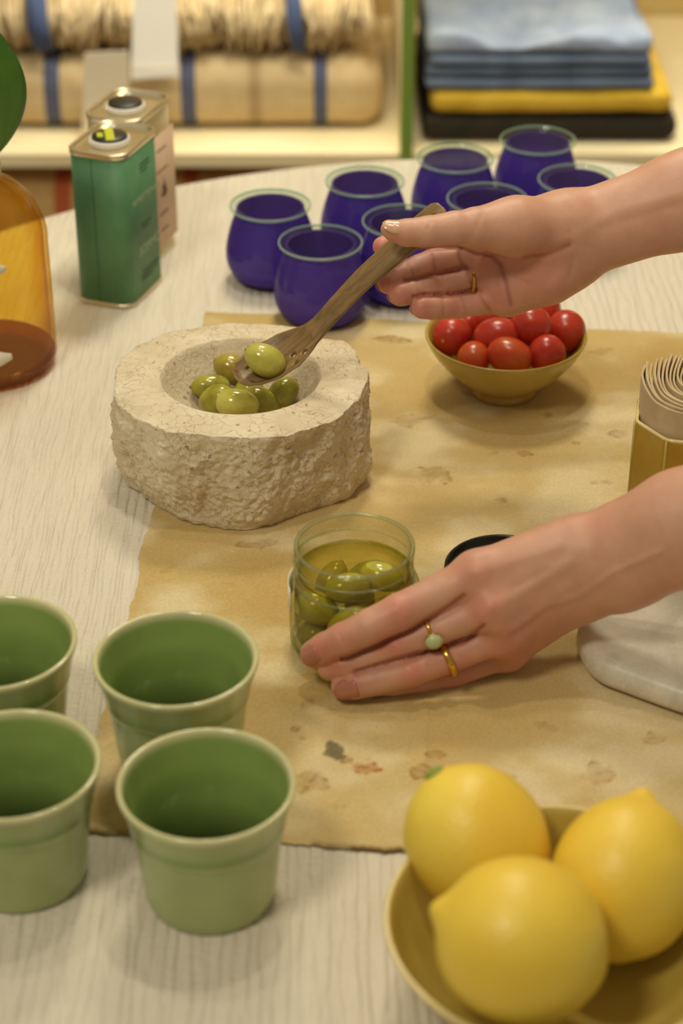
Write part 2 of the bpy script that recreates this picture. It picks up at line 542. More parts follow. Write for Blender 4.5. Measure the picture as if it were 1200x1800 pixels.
TC = (0.115, 0.0); TR = 0.555
def build_table():
    t = empty('round_table', (TC[0], TC[1], 0))
    tag(t, 'round wooden table hidden under the cream cloth', 'table')
    lathe('table_top', [(TR - .012, T - .032), (TR - .004, T - .028), (TR - .004, T - .008), (TR - .008, T - .005)], M['table_wood'], t, 96)
    lathe('pedestal', smooth_prof([(.05, .04), (.045, .2), (.04, .5), (.06, T - .033)]), M['table_wood'], t, 32)
    lathe('base', [(.27, .001), (.27, .03), (.1, .05), (.05, .06)], M['table_wood'], t, 48)
    # cloth
    n, v, f = 192, [], []
    rr = [0.0001, .1, .2, .3, .4, .48, .52, TR - .004, TR + .001, TR + .003, TR + .006, TR + .01, TR + .014, TR + .018]
    zz = [0, 0, 0, 0, 0, 0, 0, -.0005, -.003, -.008, -.05, -.12, -.20, -.30]
    for i, (r, z) in enumerate(zip(rr, zz)):
        for k in range(n):
            a = 2 * math.pi * k / n
            wv = 0
            if z < -.01:
                wv = (-z / .3) * (.020 * math.sin(a * 17 + .7 * math.sin(a * 3)) + .008 * math.sin(a * 31 + 1))
                wv += .016 * (-z / .3)
            v.append(((r + wv) * math.cos(a), (r + wv) * math.sin(a), T + z))
    for i in range(len(rr) - 1):
        for k in range(n):
            k2 = (k + 1) % n
            f.append((i * n + k, i * n + k2, (i + 1) * n + k2, (i + 1) * n + k))
    c = pyd('tablecloth', v, f, M['gauze'])
    c.location = (TC[0], TC[1], 0)
    tag(c, 'cream crinkled gauze tablecloth covering the round table', 'tablecloth')
build_table()

def build_runner():
    c = [np.array(gxy(*p)) for p in ((126, 1462), (1310, 1535), (1310, 594), (360, 549))]  # BL BR TR TL
    nx, ny = 400, 420
    u, q = np.meshgrid(np.linspace(0, 1, nx), np.linspace(0, 1, ny))
    P = ((1 - u) * (1 - q))[..., None] * c[0] + (u * (1 - q))[..., None] * c[1] + (u * q)[..., None] * c[2] + ((1 - u) * q)[..., None] * c[3]
    X, Y = P[..., 0], P[..., 1]
    # uneven hems
    edge = fbm(np.stack([X * 45, X * 0, X * 0], -1), 4, 3) * .004 + fbm(np.stack([X * 400, X * 0, X * 0], -1), 2, 4) * .0012
    Y = Y + edge * (1 - q) ** 6 + edge[::-1] * q ** 6 * .6
    ed2 = fbm(np.stack([Y * 45, Y * 0, Y * 0 + 5], -1), 4, 9) * .003
    X = X + ed2 * (1 - u) ** 12
    g = np.stack([X, Y, X * 0], -1)
    Z = .0009 + .0007 * np.abs(fbm(g * np.array([16, 10, 1]), 3, 11))
    # fold lines
    s1, s2 = np.array(gxy(738, 1500)), np.array(gxy(748, 1180))
    d = s2 - s1; L = np.linalg.norm(d); d /= L
    off = (X - s1[0]) * d[1] - (Y - s1[1]) * d[0]
    al = ((X - s1[0]) * d[0] + (Y - s1[1]) * d[1]) / L
    Z = Z + .0018 * np.exp(-(off / .0030) ** 2) * np.clip(1.15 - al, 0, 1)
    for (pa, pb, amp, wd) in (((250, 905), (245, 1440), .0006, .003), ((740, 640), (1100, 650), .0008, .006), ((660, 930), (980, 905), .0008, .006)):
        s1, s2 = np.array(gxy(*pa)), np.array(gxy(*pb))
        d = s2 - s1; L = np.linalg.norm(d); d /= L
        off = (X - s1[0]) * d[1] - (Y - s1[1]) * d[0]
        al = ((X - s1[0]) * d[0] + (Y - s1[1]) * d[1]) / L
        Z = Z + amp * np.exp(-(off / wd) ** 2) * np.clip(np.minimum(al, 1 - al) * 5, 0, 1)
    V = np.stack([X, Y, T + Z], -1).reshape(-1, 3)
    idx = np.arange(nx * ny).reshape(ny, nx)
    Fq = np.stack([idx[:-1, :-1], idx[:-1, 1:], idx[1:, 1:], idx[1:, :-1]], -1).reshape(-1, 4)
    o = pyd('table_runner', V, Fq, M['linen'])
    tag(o, 'mustard dyed linen runner printed with rust leaf marks', 'runner')
    base = np.array(srgb(204, 180, 126)[:3]); light = np.array(srgb(220, 202, 160)[:3]); deep = np.array(srgb(190, 160, 98)[:3]); rust = np.array(srgb(140, 96, 34)[:3])
    g2 = g.reshape(-1, 3)
    n1 = fbm(g2 * np.array([9, 7, 1]), 4, 21); n2 = fbm(g2 * np.array([22, 30, 1]), 4, 31)
    # the leaf-printed half of the cloth is paler than the plain hem on the far side
    t = np.clip(.5 + n1 * 1.3 + n2 * .5, 0, 1)[:, None]
    C = deep * (1 - t) + base * t
    t2 = np.clip(n2 * 2.2 + n1 * .8, 0, 1)[:, None] * .8
    C = C * (1 - t2) + light * t2
    leaves = [(690, 600, 34, 11, -.1, .75), (720, 742, 40, 16, .3, .35), (762, 838, 40, 20, -.8, .45), (920, 800, 18, 7, -.2, .6), (880, 882, 17, 7, .5, .7),
              (590, 1322, 22, 17, .4, 0), (545, 1378, 34, 24, 1.2, .6), (640, 1352, 34, 14, -.2, 1.0), (612, 1340, 14, 10, .4, .7), (520, 1285, 10, 7, 0, .6), (530, 1300, 8, 5, -.8, .7),
              (742, 1362, 30, 14, -.7, .55), (765, 1330, 22, 8, .1, .5), (455, 958, 50, 9, .1, .45), (960, 732, 16, 6, 0, .6), (1022, 746, 22, 6, -.35, .8), (1090, 765, 30, 9, .05, .5),
              (870, 1372, 40, 9, .1, .5), (1050, 1362, 38, 22, .2, .4), (690, 1000, 20, 8, .2, .3), (410, 1030, 26, 8, -.3, .3), (880, 960, 26, 9, .3, .3), (1060, 620, 30, 9, .2, .4),
              (540, 1240, 18, 6, .9, .3), (860, 640, 26, 10, .2, .3), (1060, 850, 30, 7, .05, .35), (1150, 1300, 30, 12, .3, .4), (960, 1280, 26, 9, -.5, .35), (590, 1420, 20, 6, 0, .2), (835, 690, 30, 12, .2, .4),
              (560, 1075, 16, 5, 0, .4), (300, 1000, 22, 8, .7, .2), (1010, 780, 12, 6, .5, .5), (660, 1300, 12, 6, .2, .35), (870, 800, 14, 7, .2, .4)]
    jag = fbm(g2 * 300, 3, 41); jag2 = fbm(g2 * 120, 2, 43)
    for (px, py, a, b, ang, st) in leaves:
        s = 1.0 / 3600 * (np.dot(atz(px, py) - CAM, FW))
        cx, cy = gxy(px, py)
        dx, dy = g2[:, 0] - cx, g2[:, 1] - cy
        ca, sa = math.cos(ang), math.sin(ang)
        uu = (dx * ca + dy * sa) / (a * s); vv = (-dx * sa + dy * ca) / (b * s * 1.7)
        m = np.abs(uu) < 1.6
        e = uu ** 2 + (vv / np.clip(1 - .55 * np.abs(uu), .25, 1)) ** 2
        body = np.clip((1 - e + jag * .8 + jag2 * 1.5) * 1.5, 0, 1)
        rim = np.exp(-((e - .8) / .28) ** 2) * .6 + np.exp(-(vv / .12) ** 2) * (e < 1) * .4
        k = np.clip(body * .34 + rim * body * 1.0 * np.clip(.5 + jag * 2.2, 0, 1), 0, 1) * m
        if st == 0:
            k = np.clip(body * 1.2, 0, 1) * m * .8; cc = np.array(srgb(84, 78, 50)[:3]); kk = k[:, None]
        else:
            cc = rust if st < .95 else np.array(srgb(166, 100, 26)[:3]); kk = np.minimum(k * st * 1.5, .9)[:, None]
        C = C * (1 - kk) + cc * kk
    # frayed brown thread along the near hem
    hem = np.clip(1.4 - q.reshape(-1) * ny / 2.6, 0, 1) * np.clip(.45 + fbm(g2 * np.array([60, 0, 0]), 3, 51) * 2, 0, 1)
    C = C * (1 - hem[:, None]) + np.array(srgb(92, 66, 30)[:3]) * hem[:, None]
    dye(o, C)
build_runner()

# ------------------------------------------------------------------ stone mortar
MX, MY = -0.0603, 0.0476
MH = .065
def build_mortar():
    nth = 420
    th = np.linspace(0, 2 * np.pi, nth, endpoint=False)
    rr = np.random.default_rng(5)
    bowlR, depth = .0478, .036
    # chiselled side: planes around the block, each with its own tilt
    fac = []
    for (deg, dist, tilt) in ((-98, .0752, .10), (-58, .0772, -.12), (-20, .0788, .16), (18, .0785, .02), (47, .0815, -.06), (80, .0735, .08), (112, .0738, .02), (150, .0780, .08), (186, .0788, .12), (224, .0778, -.10)):
        fac.append((math.radians(deg), dist, tilt))
    def Rout(h):                      # outline at relative height 0 base .. 1 top
        wob = .16 * fbm(np.stack([np.cos(th) * 2.2, np.sin(th) * 2.2, np.full(nth, h * 1.3)], -1), 3, 19)
        acc = np.zeros(nth)
        for (a, d, t) in fac:
            c = np.cos(th + wob - a)
            dd = d * (1 + t * (.75 - h) * .6)
            acc += np.where(c > .2, (np.maximum(c, .2) / dd) ** 26, 0)
        R = acc ** (-1 / 26)
        R = R * (1 + .018 * fbm(np.stack([np.cos(th) * 5, np.sin(th) * 5, np.full(nth, h * 2.0)], -1), 3, 23))
        return R * (.968 - .085 * (1 - h) ** 2.2)
    rows = []
    # bowl, from its floor to the lip
    for t in np.linspace(0.02, 1, 34):
        r = bowlR * t
        z = MH - depth * (1 - t ** 2.6) ** 1.0
        rows.append(np.stack([r * np.cos(th), r * np.sin(th), np.full(nth, z)], -1))
    lip = bowlR
    Rt = Rout(1.0)
    for t in np.linspace(.03, 1, 26):
        r = lip + (Rt - .0015 - lip) * t
        z = np.full(nth, MH + .0006 * math.exp(-((t - .06) / .08) ** 2))
        z = z - .0012 * t ** 6
        rows.append(np.stack([r * np.cos(th), r * np.sin(th), z], -1))
    ntop = len(rows)
    for t in np.linspace(.012, 1, 90):
        h = 1 - t
        r = Rout(h)
        z = np.full(nth, MH * h)
        rows.append(np.stack([r * np.cos(th), r * np.sin(th), z], -1))
    rows.append(np.stack([.6 * Rout(0) * np.cos(th), .6 * Rout(0) * np.sin(th), np.zeros(nth)], -1))
    P = np.array(rows)
    # rough quarried faces
    side = np.zeros(P.shape[:2]); side[ntop:-1] = 1
    hh = P[..., 2] / MH
    q = P * np.array([1, 1, .55])
    rough = fbm(q * 38, 5, 3) * .0078 - np.abs(fbm(q * 62 + 4, 4, 9)) * .0070 + .0012 - np.abs(fbm(P * 190 + 9, 3, 29)) * .0026 + fbm(P * 420, 3, 14) * .0014
    fade = np.clip((1 - hh) * 6, .45, 1) * np.clip(hh * 9, .35, 1)
    rad = np.sqrt(P[..., 0] ** 2 + P[..., 1] ** 2)[..., None]
    nrm = np.concatenate([P[..., :2] / np.maximum(rad, 1e-6), np.zeros_like(rad)], -1)
    P = P + nrm * (rough * side * fade)[..., None]
    # chipped upper edge
    edgew = np.zeros(P.shape[:2])
    for k in range(P.shape[0]):
        if ntop - 12 <= k < ntop: edgew[k] = ((k - (ntop - 12)) / 11.0) ** 2
        elif ntop <= k < ntop + 14: edgew[k] = 1 - (k - ntop) / 14.0
    chip = np.clip(fbm(np.stack([np.cos(th) * 3.2, np.sin(th) * 3.2, th * 0], -1), 3, 77) * 2.2 - .15, 0, 1)
    notch = np.exp(-((th - math.radians(52)) / .16) ** 2) * 1.2 + np.exp(-((th - math.radians(208)) / .2) ** 2) * .6
    tot = (chip * .0050 + notch * .006)[None, :]
    P[..., 2] -= edgew * tot * (.7 + fbm(P * 150, 3, 31))
    P = P + nrm * (-edgew * tot * .5)[..., None]
    # a few pits in the dressed top
    for (px, py, rp, dp) in ((278, 606, .0022, .0030), (273, 651, .0026, .0024), (368, 634, .0018, .002), (583, 652, .0016, .0016), (316, 768, .0016, .002)):
        c = atz(px, py, MH) - np.array([MX, MY, T])
        d2 = ((P[..., :2] - c[:2]) ** 2).sum(-1)
        P[..., 2] -= dp * np.exp(-d2 / rp ** 2) * (P[..., 2] > MH * .6)
    P[..., 2] = np.maximum(P[..., 2], 0)
    n = P.shape[0]
    V = P.reshape(-1, 3)
    idx = np.arange(n * nth).reshape(n, nth)
    nx = np.roll(idx, -1, 1)
    F = np.stack([idx[:-1], nx[:-1], nx[1:], idx[1:]], -1).reshape(-1, 4)[:, ::-1].tolist()
    V = V.tolist()
    V.append((0, 0, MH - depth)); c0 = len(V) - 1
    for k in range(nth): F.append((c0, k, (k + 1) % nth))
    V.append((0, 0, 0)); c1 = len(V) - 1
    for k in range(nth): F.append((c1, (n - 1) * nth + (k + 1) % nth, (n - 1) * nth + k))
    o = pyd('stone_mortar', V, F, M['stone'])
    o.location = (MX, MY, T + .0015)
    tag(o, 'heavy beige stone mortar with rough chiselled sides and smooth hollow', 'mortar')
build_mortar()

# ------------------------------------------------------------------ olives
def olive_mesh(name, seed, mat, L=.0128, R=.0092):
    n, m = 28, 20
    prof = []
    for i in range(m + 1):
        t = math.pi * i / m
        x = -math.cos(t)
        r = math.sin(t) ** .88 * (1 - .07 * x)
        prof.append((max(r * R, 1e-5), x * L))
    v, f = lathe_data(prof, n)
    V = np.array(v)
    V = V * (1 + .035 * fbm(V * 90 + seed * 3.1, 2, seed)[:, None])
    V[:, 2] += .0007 * np.exp(-((np.hypot(V[:, 0], V[:, 1])) / .0012) ** 2) * (V[:, 2] > 0)
    me = bpy.data.meshes.new(name)
    me.from_pydata(V.tolist(), [], f); me.update()
    me.materials.append(mat)
    return me
def olive(pos, ax, mat, label, group=None, L=.0128, R=.0092, seed=0):
    o = link('olive', olive_mesh('olive', seed, M[mat], L, R))
    o.location = pos
    o.rotation_euler = Vector(ax).to_track_quat('Z', 'Y').to_euler()
    tag(o, label, 'olive', group)
    t = lathe('stem_end', [(.0004, -.0002), (.0011, 0), (.0008, .0004)], M['olive_tip'], o, 10)
    t.location = (0, 0, L * 1.03)
    return o
og = 'olives in the stone mortar'
mz = .0015
olive(atz(408, 648, .052), (-.75, .1, .35), 'olive_brown', 'brownish green olive at the back of the heap, left of the spoon tip', og, .0118, .0090, 1)
olive(atz(370, 680, .050), (-.85, -.2, .1), 'olive', 'dark green olive at the left edge of the heap in the mortar', og, .0122, .0078, 2)
olive(atz(380, 703, .050), (-.7, .25, -.45), 'olive', 'bright green olive tilted beside the left edge of the heap', og, .0118, .0088, 3)
olive(atz(417, 710, .0545), (.97, -.05, -.08), 'olive_pale', 'large pale olive lying lengthwise at the front of the mortar heap', og, .0130, .0092, 4)
olive(atz(460, 705, .049), (.8, -.1, -.35), 'olive', 'green olive to the right of the large front olive in the mortar', og, .0118, .0082, 5)
olive(atz(499, 688, .052), (.55, .5, .35), 'olive', 'round dark olive at the right end of the mortar heap', og, .0102, .0085, 6)
olive(atz(437, 686, .044), (.3, .8, .1), 'olive', 'olive half hidden in the middle of the heap under the spoon', og, .0115, .0085, 7)

# ------------------------------------------------------------------ wooden spoon
SP = {}
def build_spoon():
    # axis of the spoon from the tip of its bowl to the end of the handle
    tip = atz(413, 664, .0760); neck = aty(546, 588, .043); mid = aty(640, 490, .046); end = aty(781, 367, .0500)
    ctrl = [tip, tip + (neck - tip) * .5 + np.array([0, 0, -.002]), neck, neck + (mid - neck) * .5, mid, mid + (end - mid) * .5, end]
    def cr(ts):
        P = np.array(ctrl); n = len(P) - 1
        out = []
        for t in ts:
            s = t * n; i = min(int(s), n - 1); f = s - i
            p0, p1, p2, p3 = P[max(i - 1, 0)], P[i], P[i + 1], P[min(i + 2, n)]
            out.append(.5 * (2 * p1 + (p2 - p0) * f + (2 * p0 - 5 * p1 + 4 * p2 - p3) * f * f + (3 * p1 - p0 - 3 * p2 + p3) * f ** 3))
        return np.array(out)
    N, W = 110, 33
    ts = np.linspace(0, 1, N)
    C = cr(ts)
    # half width, hollow depth and thickness along the spoon
    wk = np.interp(ts, [0, .012, .04, .09, .16, .23, .29, .335, .38, .45, .6, .8, .9, .965, .99, 1], [.0012, .0065, .0108, .0148, .0170, .0158, .0115, .0080, .0066, .0062, .0064, .0074, .0080, .0078, .0055, .0012])
    dk = np.interp(ts, [0, .04, .12, .2, .28, .34, 1], [0, .0042, .0075, .0068, .0028, .0002, 0])
    tk = np.interp(ts, [0, .3, .36, .6, .9, 1], [.0011, .0014, .0026, .0032, .0030, .0018])
    Tn = np.gradient(C, axis=0); Tn /= np.linalg.norm(Tn, axis=1, keepdims=True)
    # face normal: toward the viewer and up, a little more upright in the bowl
    def unit(a): return a / np.linalg.norm(a)
    nb, nh = unit(np.array([-.40, -.34, .86])), unit(np.array([-.36, -.66, .66]))
    s = np.clip((ts - .2) / .3, 0, 1)[:, None]
    Nn = nb * (1 - s) + nh * s
    Nn -= (Nn * Tn).sum(1, keepdims=True) * Tn
    Nn /= np.linalg.norm(Nn, axis=1, keepdims=True)
    B = np.cross(Tn, Nn)
    u = np.linspace(-1, 1, W)
    hollow = 1 - np.abs(u) ** 2.2
    top = C[:, None] + B[:, None] * (wk[:, None] * u)[..., None] + Nn[:, None] * (tk[:, None] * (1 - .35 * np.abs(u) ** 4) * .9 - dk[:, None] * hollow)[..., None]
    bot = C[:, None] + B[:, None] * (wk[:, None] * u)[..., None] + Nn[:, None] * (-tk[:, None] * (1 - .75 * np.abs(u) ** 3) - dk[:, None] * hollow)[..., None]
    # drilled holes: drop the faces in each hole and pull the ring of vertices onto a circle
    holes = [(.085, -.42), (.235, .12), (.225, .62), (.275, .55), (.075, .45), (.165, -.72)]
    hr = .0019
    hole_c = []
    for (t, uu) in holes:
        i = int(round(t * (N - 1))); j = int(round((uu + 1) / 2 * (W - 1)))
        hole_c.append(top[i, j].copy())
    hole_c.append(top[int(.945 * (N - 1)), W // 2].copy())
    rad = [hr] * len(holes) + [.0017]
    gone = np.zeros((N - 1, W - 1), bool)
    cen = (top[:-1, :-1] + top[1:, :-1] + top[:-1, 1:] + top[1:, 1:]) / 4
    for c, r in zip(hole_c, rad):
        gone |= np.linalg.norm(cen - c, axis=-1) < r
    vin = np.zeros((N, W), int); vout = np.zeros((N, W), int)
    for a in (0, 1):
        for b in (0, 1):
            vin[a:N - 1 + a, b:W - 1 + b] += gone
            vout[a:N - 1 + a, b:W - 1 + b] += ~gone
    ring = (vin > 0) & (vout > 0)
    for c, r in zip(hole_c, rad):
        m = ring & (np.linalg.norm(top - c, axis=-1) < r * 2.2)
        for (i, j) in np.argwhere(m):
            d = top[i, j] - c
            d = d - Nn[i] * (d @ Nn[i])
            k = d / max(np.linalg.norm(d), 1e-6) * r - d
            top[i, j] += k; bot[i, j] += k
    V = np.concatenate([top.reshape(-1, 3), bot.reshape(-1, 3)])
    o2 = N * W
    F = []
    for i in range(N - 1):
        for j in range(W - 1):
            a, b, c, d = i * W + j, i * W + j + 1, (i + 1) * W + j + 1, (i + 1) * W + j
            if not gone[i, j]:
                F.append((a, b, c, d)); F.append((o2 + d, o2 + c, o2 + b, o2 + a))
                if i > 0 and gone[i - 1, j]: F.append((b, a, o2 + a, o2 + b))
                if i < N - 2 and gone[i + 1, j]: F.append((d, c, o2 + c, o2 + d))
                if j > 0 and gone[i, j - 1]: F.append((a, d, o2 + d, o2 + a))
                if j < W - 2 and gone[i, j + 1]: F.append((c, b, o2 + b, o2 + c))
    for i in range(N - 1):
        a, d = i * W, (i + 1) * W
        F.append((d, a, o2 + a, o2 + d)[::-1] if False else (a, d, o2 + d, o2 + a))
        a, d = i * W + W - 1, (i + 1) * W + W - 1
        F.append((d, a, o2 + a, o2 + d))
    for j in range(W - 1):
        F.append((j + 1, j, o2 + j, o2 + j + 1))
        F.append(((N - 1) * W + j, (N - 1) * W + j + 1, o2 + (N - 1) * W + j + 1, o2 + (N - 1) * W + j))
    org = C[int(.5 * N)]
    # local x along the spoon, so that the grain follows it
    xd = unit(end - tip); zd = unit(nh - xd * (nh @ xd)); yd = np.cross(zd, xd)
    Rm = np.stack([xd, yd, zd])
    o = pyd('wooden_spoon', (V - org) @ Rm.T, F, M['wood'])
    o.matrix_world = Matrix(((xd[0], yd[0], zd[0], org[0]), (xd[1], yd[1], zd[1], org[1]), (xd[2], yd[2], zd[2], org[2]), (0, 0, 0, 1)))
    bm = bmesh.new(); bm.from_mesh(o.data); bmesh.ops.recalc_face_normals(bm, faces=bm.faces[:]); bm.to_mesh(o.data); bm.free()
    tag(o, 'carved wooden spoon with a pierced bowl held over the mortar', 'spoon')
    i = int(.14 * N)
    SP['bowl'] = top[i, W // 2]; SP['n'] = Nn[i]
build_spoon()
p = aty(465, 632, SP['bowl'][1] - .004)
olive(SP['bowl'] + SP['n'] * .0086, (-.75, .1, .42), 'olive_pale', 'glossy pale green olive resting in the bowl of the wooden spoon', None, .0126, .0096, 9)

# ------------------------------------------------------------------ olive jar
JX, JY = gxy(622, 1135)
def build_jar():
    j = empty('olive_jar', (JX, JY, T + .002))
    tag(j, 'open clear glass jar of green olives in brine under the lower hand', 'jar')
    R = .0345
    outer = smooth_prof([(.026, 0), (.031, .0008), (R - .0008, .0045), (R, .012), (R, .036), (R - .0006, .0405), (R - .0022, .0435), (.0316, .0452), (.0312, .048), (.0313, .056), (.0317, .0605)], 4)
    lip = [(.0317, .0622), (.0312, .0632), (.0304, .0634), (.0298, .0628), (.0296, .0615)]
    inner = smooth_prof([(.0294, .058), (.0290, .047), (.0298, .043), (R - .0030, .039), (R - .0026, .034), (R - .0026, .012), (R - .005, .0055), (.027, .004)], 4)
    lathe('glass_body', outer + lip + inner, M['jar_glass'], j, 96)
    # moulded rings: rim bead, thread and shoulder
    for nm, r, z, a in (('rim_bead', .0306, .0625, .0011), ('shoulder_ring', .0318, .0440, .0008), ('heel_ring', R - .0012, .0042, .0010)):
        v, f = [], []
        for k in range(96):
            t = 2 * math.pi * k / 96
            for m in range(10):
                q = 2 * math.pi * m / 10
                v.append(((r + a * math.cos(q)) * math.cos(t), (r + a * math.cos(q)) * math.sin(t), z + a * math.sin(q)))
        for k in range(96):
            for m in range(10):
                f.append((k * 10 + m, ((k + 1) % 96) * 10 + m, ((k + 1) % 96) * 10 + (m + 1) % 10, k * 10 + (m + 1) % 10))
        pyd(nm, v, f, M['jar_ridge'], j)
    pts = []
    for k in range(60):
        t = math.radians(30 + k * 5)
        pts.append((.0318 * math.cos(t), .0318 * math.sin(t), .0515 + .0035 * k / 60))
    v, f = tube_data(pts, [.0002 + .0006 * math.sin(math.pi * k / 59) for k in range(60)], 8)
    pyd('screw_thread', v, f, M['jar_ridge'], j)
    v, f = lathe_data(smooth_prof([(.001, .0046), (.026, .0048), (R - .0034, .0125), (R - .0032, .034), (.0300, .0425), (.0289, .0470), (.0280, .0466), (.001, .0464)], 3), 64)
    pyd('brine', v, f, M['brine'], j)
    v, f = [], []
    for i in range(9):
        a = math.radians(160 + i * 4.5)
        for z in (.026, .041):
            v.append(((R + .0006) * math.cos(a), (R + .0006) * math.sin(a), z))
    for i in range(8): f.append((2 * i, 2 * i + 2, 2 * i + 3, 2 * i + 1))
    lb = pyd('paper_label', v, f, M['sticker'], j); tag(lb, 'white paper label')
    so = lb.modifiers.new('thickness', 'SOLIDIFY'); so.thickness = .0003
    gj = 'olives in the glass jar'
    spots = [((-.0035, -.006, .0400), (.95, .2, .05), 'olive', 'green olive floating at the top of the brine in the jar'),
             ((.0145, .004, .0400), (.9, -.3, -.1), 'olive_pale', 'pale olive tip at the right of the brine surface in the jar'),
             ((-.020, -.0075, .028), (.85, -.4, -.15), 'olive_pale', 'large pale olive pressed against the left wall of the jar'),
             ((-.003, -.0205, .026), (.8, .1, .6), 'olive_pale', 'pale olive behind the index finger at the front of the jar'),
             ((.0185, -.0125, .028), (.2, .2, .9), 'olive', None), ((-.012, .012, .032), (.4, .5, .6), 'olive_brown', None), ((.008, .019, .031), (.9, .1, .3), 'olive', None),
             ((-.0195, -.005, .0125), (.3, .85, .1), 'olive', None), ((0, -.018, .0125), (.95, .2, 0), 'olive', None), ((.019, -.003, .0125), (.2, .9, .1), 'olive_brown', None), ((.003, .006, .0125), (.9, .3, 0), 'olive', None),
             ((.003, 0, .0265), (.3, .9, .1), 'olive_brown', None)]
    for i, (p, a, m, lab) in enumerate(spots):
        big = i in (2, 3)
        o = olive((JX + p[0], JY + p[1], T + .002 + p[2]), a, m, lab or 'green olive packed deep in the brine of the glass jar', gj, .0118 if not big else .0125, .0078 if not big else .0088, 20 + i)
build_jar()
def build_jar_lid():
    x, y = gxy(884, 1016)
    prof = [(.0005, .0012), (.029, .0012), (.0305, .0020), (.0312, .0055), (.0318, .0064), (.0328, .0064), (.0335, .0056), (.0338, .0012), (.033, 0), (.0005, 0)]
    l = empty('jar_lid', (x, y, T + .002))
    tag(l, 'black round jar lid lying upside down behind the lower wrist', 'lid')
    lathe('lid_shell', prof, M['lid_black'], l, 80)
    lathe('sealing_ring', [(.024, .0013), (.0245, .0022), (.0285, .0024), (.0292, .0013)], M['lid_liner'], l, 64)
build_jar_lid()

# ------------------------------------------------------------------ green cups
def cup_mesh():
    H = .0645
    outer = smooth_prof([(.0265, 0), (.0288, .0008), (.0297, .004), (.0302, .0055), (.0309, .012), (.0325, .028), (.0340, .0405), (.0349, .0432), (.0352, .0440), (.0356, .047), (.0372, .054), (.0393, .0612)], 4)
    lip = [(.0399, .0630), (.0398, .0643), (.0388, .0649), (.0377, .0645), (.0370, .0632)]
    inner = smooth_prof([(.0362, .060), (.0345, .052), (.0326, .044), (.0308, .030), (.0288, .012), (.026, .0065), (.019, .0050), (.001, .0046)], 4)
    prof = outer + lip + inner
    v, f = lathe_data(prof, 88)
    me = bpy.data.meshes.new('cup_body')
    me.from_pydata(v, [], f); me.update()
    me.materials.append(M['celadon'])
    n = len(v)
    V = np.array(v)
    r = np.hypot(V[:, 0], V[:, 1]); z = V[:, 2]
    no = len(outer) * 88
    c = np.zeros((n, 4), np.float32); c[:, 3] = 1
    lite, deep, rim, ins = [np.array(srgb(*x)[:3]) for x in ((166, 178, 120), (118, 146, 72), (202, 198, 148), (146, 168, 92))]
    isin = np.arange(n) >= no + 5 * 88
    c[:, :3] = lite
    # glaze breaks paler on the ridge and the lip, pools greener below the lip
    a = np.exp(-((z - .0465) / .004) ** 2)[:, None] * .7
    c[:, :3] = c[:, :3] * (1 - a) + deep * a
    a = np.exp(-((z - .0435) / .0009) ** 2)[:, None] * .6
    c[:, :3] = c[:, :3] * (1 - a) + rim * a
    c[isin, :3] = ins
    well = (np.clip((.030 - z) / .022, 0, 1) * isin)[:, None] * .93      # inside colour goes darker towards the bottom
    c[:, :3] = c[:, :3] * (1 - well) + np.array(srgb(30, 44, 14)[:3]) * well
    a = np.clip((z - .0605) / .0025, 0, 1)[:, None]
    c[:, :3] = c[:, :3] * (1 - a) + rim * a
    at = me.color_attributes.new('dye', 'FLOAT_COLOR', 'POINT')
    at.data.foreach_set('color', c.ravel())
    return me
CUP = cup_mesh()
cups = [(gxy(362, 1376, .0649), 'pale green ceramic cup standing alone on the cream cloth nearest the lemons', 0),
        (gxy(309, 1160, .0649), 'green ceramic cup at the back, standing on the mustard runner', 1.0),
        (gxy(21, 1341, .0649), 'yellowish green ceramic cup cut by the left edge, in the front pair', 2.1),
        (gxy(-9, 1131, .0649), 'deep green ceramic cup cut by the left edge, in the back pair', 3.3)]
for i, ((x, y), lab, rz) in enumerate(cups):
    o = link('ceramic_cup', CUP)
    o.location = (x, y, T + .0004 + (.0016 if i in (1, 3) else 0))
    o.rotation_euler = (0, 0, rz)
    tag(o, lab, 'cup', 'green ceramic cups')

